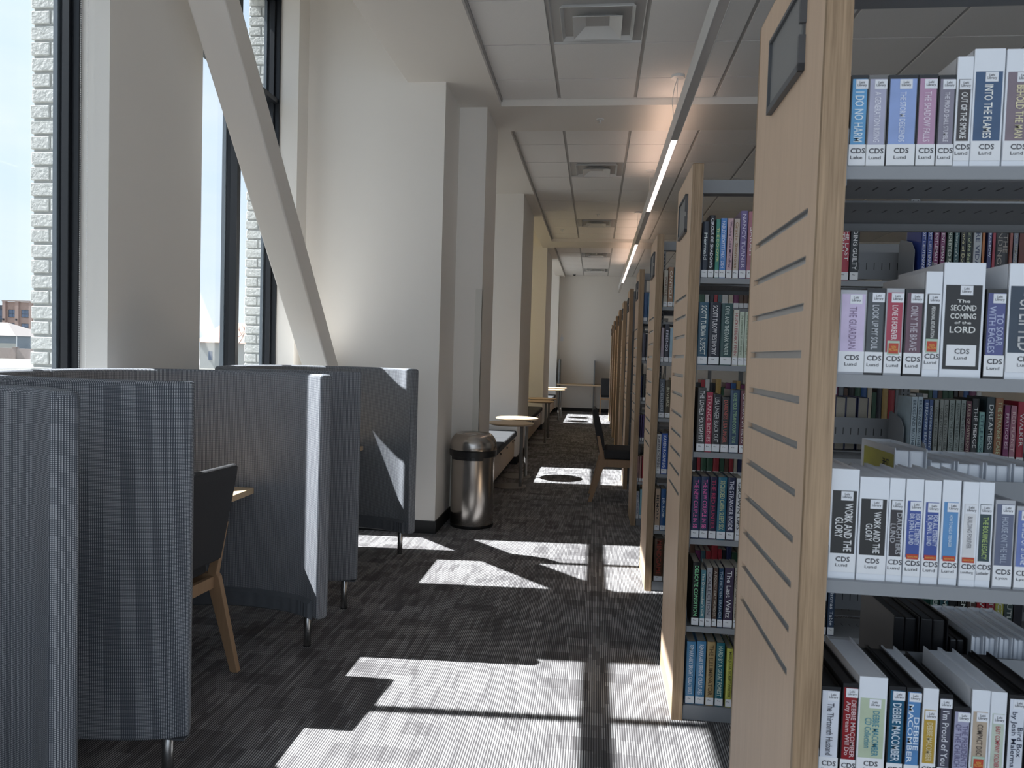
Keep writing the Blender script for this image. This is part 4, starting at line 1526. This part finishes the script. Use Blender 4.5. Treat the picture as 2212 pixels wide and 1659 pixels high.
def audiobook(x0, x1, h, kind, case, col, title, tcol, name, y, z, label, group, stick=False, lv_small=False):
    w = x1 - x0 - .0008
    xc = (x0 + x1) / 2
    root = empty('audiobook_case', (xc, y, z))
    tag(root, label, 'audiobook', group)
    D = .19
    m = MB()
    hw = w / 2
    tk = .0022
    m.box(-hw, -hw + tk, .004, D, 0, h)
    m.box(hw - tk, hw, .004, D, 0, h)
    m.box(-hw, hw, 0, .006, 0, h)
    m.box(-hw + tk, hw - tk, .006, D - .006, .003, h - .005)
    m.box(-.0004, .0004, D - .006, D - .0055, .003, h - .005)
    m.build('case', CASEM[case], root, bevel=.0016)
    # printed sleeve
    e = -.0006
    tall = kind in 'TS'
    zt = h - (.038 if tall else .007)
    zb = .045 if kind != 'C' else .040
    if kind == 'T': iw = hw - .003
    elif kind == 'S': iw = hw - .004
    else: iw = hw - .0022
    s = MB().box(-iw, iw, e, .0005, .014 if tall else .004, zt)
    sl = s.build('spine_sleeve', colmat(col), root)
    # call label and library sticker
    lz0, lz1 = (.012, .045) if tall else (.004, .040)
    lw = hw * .98 if kind != 'S' else hw * .72
    if kind == 'S': lz0, lz1 = .020, .056
    lb = MB().box(-lw, lw, e - .0005, e, lz0, lz1).build('call_label', PAPER, root, bevel=.0004 if kind != 'S' else .0015)
    spine_text('lettering', 'CDS', INK, lb, .001, e - .0008, lz0 + (lz1 - lz0) * .70, .009, min(.024, w * .9), vertical=False, bold=.02)
    spine_text('lettering', name, INK, lb, -.001, e - .0008, lz0 + (lz1 - lz0) * .38, .0055, min(.020, w * .88), vertical=False)
    lx = min(hw - .011, .004)
    st = MB().box(lx - .010, lx + .010, e - .0007, e - .0002, zt - .017, zt - .001).build('library_sticker', LIBST, root)
    spine_text('lettering', 'Lehi\nLibrary', INK, st, lx, e - .001, zt - .009, .010, .015, vertical=False)
    ink = colmat(tcol, 't')
    if kind == 'S':
        parts = title.split('\n')
        hs = [.007, .012, .012, .006, .014]
        zz = zt - .024
        for tx, hh in zip(parts, hs):
            spine_text('title', tx, ink, root, 0, e - .0009, zz - hh / 2, hh * .8, hw * 1.25, vertical=False, bold=.01)
            zz -= hh + .002
    else:
        tt, tb = zt - .022, lz1 + (.004 if not stick else .022)
        spine_text('title', title, ink, root, 0, e - .0009, (tt + tb) / 2, tt - tb, w * (.52 if '\n' not in title else .72), bold=.006)
    if stick and lv_small:
        g = MB().box(-.010, .010, e - .0011, e - .0005, lz1 - .003, lz1 + .006).build('genre_sticker', STICK_R, root, bevel=.0004)
        spine_text('lettering', 'NON FICTION', colmat((.8, .5, .1), 't'), g, 0, e - .0014, lz1 + .0015, .004, .016, vertical=False)
    elif stick:
        g = MB().box(-.010, .010, e - .0011, e - .0005, lz1 - .004, lz1 + .020).build('genre_sticker', STICK_G, root, bevel=.0008)
        MB().box(-.008, .008, e - .0015, e - .0010, lz1 - .002, lz1 + .016).build('red_patch', STICK_R, g)
        spine_text('lettering', 'NON\nFICTION', colmat((.8, .5, .1), 't'), g, 0, e - .0018, lz1 + .007, .009, .013, vertical=False)
    return root

def book(x0, x1, h, kind, col, title, tcol, y, z, label, group, text=True, fic='Fic', labelled=True, cat='book', depth=None):
    w = x1 - x0 - .0008
    xc = (x0 + x1) / 2
    D = depth or ((.165 if kind == 'H' else .135) + random.uniform(-.006, .006))
    m = MB()
    hw = w / 2
    tk = .0028 if kind == 'H' else .0009
    yo = random.uniform(0, .006)
    if kind == 'H':
        # rounded spine
        n = 6
        poly = [(hw, .005)] + [(hw * math.cos(a), .005 - .005 * math.sin(a)) for a in [PI * k / n for k in range(1, n)]] + [(-hw, .005), (-hw, .0075), (hw, .0075)]
        m.prism([(a, b) for a, b in poly][::-1], 0, h)
    else:
        m.box(-hw, hw, 0, .0012, 0, h)
    m.box(-hw, -hw + tk, .004 if kind == 'H' else .0, D, 0, h)
    m.box(hw - tk, hw, .004 if kind == 'H' else .0, D, 0, h)
    o = m.build('book', colmat(col), None)
    o.location = (xc, y + yo, z)
    tag(o, label, cat, group)
    ins = .003 if kind == 'H' else 0.0004
    MB().box(-hw + tk, hw - tk, .006 if kind == 'H' else .0013, D - ins, ins, h - ins).build('pages', PAGES, o)
    e = -.0006
    lz0, lz1 = .004, .034
    if labelled:
        lb = MB().box(-hw * .94, hw * .94, e - .0003, .0012, lz0, lz1).build('spine_label', PAPER, o)
        if fic: spine_text('lettering', fic, INK, lb, -hw * .1, e - .0006, lz0 + .020, .0045, w * .5, vertical=False)
    if title and text:
        spine_text('title', title, colmat(tcol, 't'), o, 0, e - .0004, (lz1 + h) / 2 - .002, h - lz1 - .022, w * (.52 if '\n' not in title else .75), bold=.008)
    return o

# --- nearest bookcase: front row of audiobooks
STK = {(1.485, 2), (1.485, 4), (1.125, 3), (1.125, 4), (1.125, 5), (1.125, 6), (.763, 8)}
for lv, rowsb in P1.items():
    for i, (x0, x1, h, kind, case, col, title, tcol, name) in enumerate(rowsb):
        lab = '%s audiobook with %s spine, %s from the end panel, %s, nearest bookcase' % (CASEN[case], cname(col), ORD[i], SHELF[lv])
        audiobook(x0, x1, h, kind, case, col, title, tcol, name, NEARS[0] + .026 + random.uniform(0, .003), lv, lab,
                  'audiobooks on the %s of the nearest bookcase' % SHELF[lv], (lv, i) in STK, lv == 1.125)

# --- nearest bookcase: cases on its far side, backs towards the camera
def rear_case(x0, x1, h, lv, case, i, lab):
    w = x1 - x0 - .001
    root = empty('audiobook_case', ((x0 + x1) / 2, NEARS[0] + DEP - .03, lv), PI)
    tag(root, lab, 'audiobook', 'audiobooks on the far side of the nearest bookcase')
    hw = w / 2
    m = MB()
    m.box(-hw, -hw + .0022, .004, .19, 0, h).box(hw - .0022, hw, .004, .19, 0, h).box(-hw, hw, 0, .006, 0, h)
    m.build('case', CASEM[case], root, bevel=.0015)
    k = MB().box(-hw + .0024, -.0006, .008, .182, .004, h - .006).box(.0006, hw - .0024, .008, .182, .004, h - .006)
    k.build('tray', CASEM[case], root, bevel=.003)
    return root
rc = []
for i, (a, b, c) in enumerate([(.634, .700, 'W'), (.706, .756, 'W'), (.760, .812, 'W'), (.816, .866, 'W'), (.870, .92, 'W')]):
    r_ = rear_case(a, b, .205 if i == 0 else .182, 1.125, c, i, '%s case %s from the left, seen from behind, third shelf of nearest bookcase' % ('white', ORD[i]))
    rc.append(r_)
yel = MB().box(.0327, .0333, .02, .186, .02, .19).build('printed_cover', colmat((.52, .50, .04)), rc[0])
v_, f_, a0, a1, b0, b1 = text_geo('GIRL', .02)
for (txt, zz, hh) in (('GIRL', .135, .020), ('THE', .162, .014)):
    v_, f_, a0, a1, b0, b1 = text_geo(txt, .02)
    s_ = hh / (b1 - b0)
    me = bpy.data.meshes.new('lettering')
    me.from_pydata([(.0337, .165 - (a - a0) * s_, zz + (b - b0) * s_) for a, b in v_], [], f_)
    me.materials.append(INK)
    ob = bpy.data.objects.new('lettering', me); COL.objects.link(ob); ob.parent = yel
for i, (a, b, h, c) in enumerate([(.650, .702, .21, 'K'), (.704, .760, .21, 'K'), (.764, .800, .17, 'K'), (.806, .832, .178, 'W'), (.834, .860, .178, 'W'),
                                  (.862, .888, .178, 'W'), (.890, .916, .178, 'W'), (.918, .944, .178, 'W')]):
    rear_case(a, b, h, .763, c, i, '%s case %s from the left, seen from behind, fourth shelf of nearest bookcase' % ({'K': 'black', 'W': 'white'}[c], ORD[i]))

# --- second bookcase
for lv, rowsb in P2.items():
    for i, (x0, x1, h, kind, col, title, tcol) in enumerate(rowsb):
        lab = '%s %s, %s from the end panel on the %s of the second bookcase' % (cname(col), 'hardcover' if kind == 'H' else 'paperback', ORD[i], SHELF[lv])
        book(x0, x1, h, kind, col, title, tcol, NEARS[1] + .022, lv, lab, 'books on the %s of the second bookcase' % SHELF[lv])
for lv, rowsb in P2b.items():
    for i, (x0, x1, h, kind, col, title, tcol) in enumerate(rowsb):
        left = x0 < 1.1
        k = i if left else i - (2 if lv != 1.125 else 0)
        ref = 'before the metal bookend' if left else 'after the metal bookend'
        lab = '%s %s, %s %s, %s of the second bookcase' % (cname(col), 'hardcover' if kind == 'H' else 'paperback', ORD[k], ref, SHELF[lv])
        book(x0, x1, h, kind, col, title, tcol, NEARS[1] + .022, lv, lab, 'books seen through the nearest bookcase')
# bookends
for lv, x, lab in ((1.84, 1.252, 'grey metal bookend on the top shelf of the second bookcase'), (1.125, 1.246, 'grey metal bookend on the third shelf of the second bookcase'),
                   (.395, 1.30, 'pale grey metal bookend on the fifth shelf of the second bookcase'), ):
    root = empty('bookend', (x, NEARS[1] + .05, lv))
    tag(root, lab, 'bookend', 'metal bookends on the second bookcase')
    n = 10
    poly = [(0, 0), (.15, 0), (.15, .17)] + [(.15 - .02 + .02 * math.cos(a), .17 + .02 * math.sin(a)) for a in (PI / 4, PI / 2)] + [(.03, .165), (.0, .13)]
    MB().prism(poly, -.0012, .0012, axis='x').build('upright_plate', STEEL_P, root)
    MB().box(-.075, 0, .01, .14, .0002, .0016).build('foot_plate', STEEL_P, root)
# cases on the far side of the second bookcase, page edges towards the camera
for i in range(6):
    x = .925 + i * .048
    o_ = book(x, x + .045, .235, 'H', (.02, .03, .12), '', (1, 1, 1), 0, 0, 'dark blue hardcover with page edges showing, %s along, far side of second bookcase' % ORD[i],
              'hardcovers on the far side of the second bookcase', labelled=False)
    o_.location = (x + .0225, NEARS[1] + DEP - .03, 1.125)
    o_.rotation_euler = (0, 0, PI)

# --- third and fourth bookcases
for tab, nb, nm, in ((P3, 2, 'third'), (P4, 3, 'fourth')):
    for lv, rowsb in tab.items():
        for i, (x0, x1, h, kind, col, title, tcol) in enumerate(rowsb):
            lab = '%s %s, %s from the end panel on the %s of the %s bookcase' % (cname(col), 'hardcover' if kind == 'H' else 'paperback', ORD[i], SHELF[lv], nm)
            book(x0, x1, h, kind, col, title, tcol, NEARS[nb] + .022, lv, lab, 'books on the %s of the %s bookcase' % (SHELF[lv], nm), fic=None if nb == 3 else 'Fic')
PAL = [(.02, .03, .10), (.012, .012, .015), (.35, .03, .04), (.05, .12, .14), (.6, .6, .58), (.10, .05, .03), (.03, .10, .28), (.45, .30, .10), (.2, .22, .24),
       (.03, .09, .05), (.5, .45, .35), (.16, .03, .10), (.03, .03, .04), (.25, .4, .5)]
rr = random.Random(5)
def filler(nb, nm, lv, xa, xb, start):
    x, k = xa, start
    while x < xb:
        wd = rr.uniform(.022, .040)
        h = rr.choice([.215, .235, .24, .245, .255, .26]) + rr.uniform(-.004, .004)
        c = PAL[rr.randrange(len(PAL))]
        kd = 'H' if wd > .028 else 'P'
        lab = '%s %s, %s from the end panel on the %s of the %s bookcase' % (cname(c), 'hardcover' if kd == 'H' else 'paperback', ORD[k], SHELF[lv], nm)
        book(x, x + wd, h, kd, c, '', (1, 1, 1), NEARS[nb] + .022, lv, lab, 'books on the %s of the %s bookcase' % (SHELF[lv], nm), fic=None)
        x += wd + .0015
        k += 1
for lv in (1.84, 1.125, .763, .061):
    n0 = len(P3[lv])
    filler(2, 'third', lv, P3[lv][-1][1] + .002, {1.84: 1.16, 1.125: 2.35, .763: 1.12, .061: 1.10}[lv], n0)

# ================================================================== outside
GR = -.45
gm = plain('outside_ground', (.15, .147, .132), .95, var=.15, scale=.6)
structure(MB().box(-260, -2.97, -120, 320, GR - .2, GR).build('ground_outside', gm))
road = plain('pale_road', (.24, .24, .26), .9, var=.04, scale=2)
structure(MB().box(-60, -40, -60, 160, GR - .01, GR + .01).build('road_outside', road))
brickm = None
def brick_mat(name, c1, c2, mort, scale):
    m, t, b = new_mat(name, c1, .9)
    tcn = N(t, 'ShaderNodeTexCoord')
    sp = N(t, 'ShaderNodeSeparateXYZ')
    t.links.new(tcn.outputs['Object'], sp.inputs[0])
    cb = N(t, 'ShaderNodeCombineXYZ')
    t.links.new(math_n(t, 'ADD', sp.outputs[0], sp.outputs[1]), cb.inputs[0])
    t.links.new(sp.outputs[2], cb.inputs[1])
    bk = N(t, 'ShaderNodeTexBrick', Color1=(*c1, 1), Color2=(*c2, 1), Mortar=(*mort, 1), Scale=scale)
    t.links.new(cb.outputs[0], bk.inputs['Vector'])
    t.links.new(bk.outputs[0], b.inputs['Base Color'])
    return m
BRK = brick_mat('tan_brick', (.37, .245, .20), (.32, .205, .17), (.42, .35, .32), 2.2)
BRK2 = plain('pale_block_wall', (.34, .28, .25), .9, var=.12, scale=3)
BLUEG = plain('blue_window_glass', (.10, .14, .22), .15, var=.3, scale=.8)
DKG = plain('dark_trim', (.04, .045, .055), .5)
bd = empty('apartment_building', (-128, 150, GR))
tag(bd, 'tan brick apartment building across the road, seen through the left window', 'building')
def rel(m, name, mat, par): return m.build(name, mat, par)
H_ = 10.7
rel(MB().box(-6.6, 22, 0, 14, 0, H_), 'wall', BRK, bd)
rel(MB().box(-6.7, -5.9, -.45, .2, 0, H_ + .25).box(-3.55, -2.65, -.45, .2, 0, H_ + .25).box(-.1, .8, -.45, .2, 0, H_ + .25), 'pilaster', BRK, bd)
rel(MB().box(-6.8, 22, -.5, .1, H_ + .1, H_ + .35), 'parapet_cap', BRK2, bd)
for wx in (-5.4, -2.2, 1.2):
    for wz in (7.2, 4.1):
        o = rel(MB().box(wx, wx + 1.8, -.06, .05, wz, wz + 1.75), 'window', BLUEG, bd)
        rel(MB().box(wx, wx + 1.8, -.10, -.05, wz, wz + .09).box(wx, wx + 1.8, -.10, -.05, wz + 1.66, wz + 1.75).box(wx + .86, wx + .94, -.10, -.05, wz, wz + 1.75)
            .box(wx, wx + 1.8, -.10, -.05, wz + .82, wz + .9).box(wx, wx + .08, -.1, -.05, wz, wz + 1.75).box(wx + 1.72, wx + 1.8, -.1, -.05, wz, wz + 1.75), 'sash', DKG, o)
for lx_ in (-6.3, -3.1):
    rel(MB().box(lx_ - .12, lx_ + .12, -.75, -.4, 6.5, 6.9), 'wall_light', DKG, bd)
bal = rel(MB().box(-14, -6.75, 1.0, 12, 0, 9.2), 'balcony_wing', BLUEG, bd)
rel(MB().box(-14, -6.75, .2, 1.1, 9.1, 9.95).box(-14, -6.75, .2, 1.1, 5.9, 6.7).box(-7.0, -6.9, .2, .3, 6.7, 7.4).box(-14, -6.75, .2, .26, 7.35, 7.45), 'balcony_edge', DKG, bd)
# garage with hipped roof, boundary wall
gh_ = empty('garage', (-88, 100, GR))
tag(gh_, 'low garage with pale hipped roof in front of the brick building', 'building')
rel(MB().box(-10, 0.3, 0, 8, 0, 2.65), 'wall', plain('grey_siding', (.22, .25, .28), .8, var=.2, scale=6), gh_)
rel(MB().box(-10, .32, -.03, 0, 0, 1.5), 'lower_wall', plain('cream_siding', (.45, .44, .40), .8), gh_)
rf = MB()
rf.v += [(-10.5, -.4, 2.65), (.55, -.4, 2.65), (.55, 8.4, 2.65), (-10.5, 8.4, 2.65), (-6, 4, 4.75), (-4.7, 4, 4.75)]
rf.f += [(0, 1, 5, 4), (1, 2, 5), (2, 3, 4, 5), (3, 0, 4), (3, 2, 1, 0)]
rf.m += [0] * 5
rel(rf, 'roof', plain('pale_shingles', (.22, .195, .18), .9, var=.08, scale=8), gh_)
rel(MB().box(.32, .42, -.1, .02, 0, 2.6), 'downpipe', WHITE_M, gh_)
fw = empty('boundary_wall', (-66, 62 + 8, GR))
tag(fw, 'long pale block boundary wall beside the road outside', 'wall')
rel(MB().box(-20, 20, 0, .25, 0, 1.12), 'block_panel', BRK2, fw)
for px_ in (-1.6, 1.35, 4.3, 7.2, -4.6):
    rel(MB().box(px_ - .05, px_ + .3, -.08, .33, 0, 1.2).box(px_ - .12, px_ + .37, -.12, .37, 1.2, 1.28), 'post', BRK2, fw)
# white house and bare tree through the second window
hs = empty('white_house', (-34.6, 60, GR))
tag(hs, 'white house with pink-red roof seen through the gap beside the diagonal brace', 'building')
rel(MB().box(-.2, 7, 0, 6, 0, 2.35), 'wall', plain('white_siding', (.46, .46, .44), .8, var=.03, scale=4), hs)
rf = MB()
rf.v += [(-.5, -.4, 2.3), (7.4, -.4, 2.3), (7.4, 6.4, 2.3), (-.5, 6.4, 2.3), (.4, 3, 4.2), (7.4, 3, 4.2)]
rf.f += [(0, 1, 5, 4), (1, 2, 5), (2, 3, 4, 5), (3, 0, 4), (3, 2, 1, 0)]
rf.m += [0] * 5
rel(rf, 'roof', plain('faded_red_roof', (.40, .23, .18), .9, var=.06, scale=4), hs)
rel(MB().box(.62, .98, -.05, .02, .75, 1.5), 'window', BLUEG, hs)
tr = empty('bare_tree', (-30.6, 58, GR))
tag(tr, 'small bare winter tree outside, seen beside the white brick jamb', 'tree')
BARK = plain('bark', (.22, .19, .17), .95, var=.2, scale=20)
tm = MB()
def branch(p, d, L, r, depth):
    q = p + d * L
    mid = p + d * L * .5 + Vector((rr.uniform(-1, 1), rr.uniform(-1, 1), 0)) * L * .06
    tm.tube([p, mid, q], [r, r * .8, r * .6], 5)
    if depth == 0: return
    for k in range(3 if depth > 1 else 4):
        nd = (d + Vector((rr.uniform(-.9, .9), rr.uniform(-.9, .9), rr.uniform(-.1, .7)))).normalized()
        branch(q, nd, L * rr.uniform(.6, .85), r * .58, depth - 1)
branch(Vector((0, 0, 0)), Vector((.05, 0, 1)), 1.3, .13, 4)
tm.build('branches', BARK, tr)
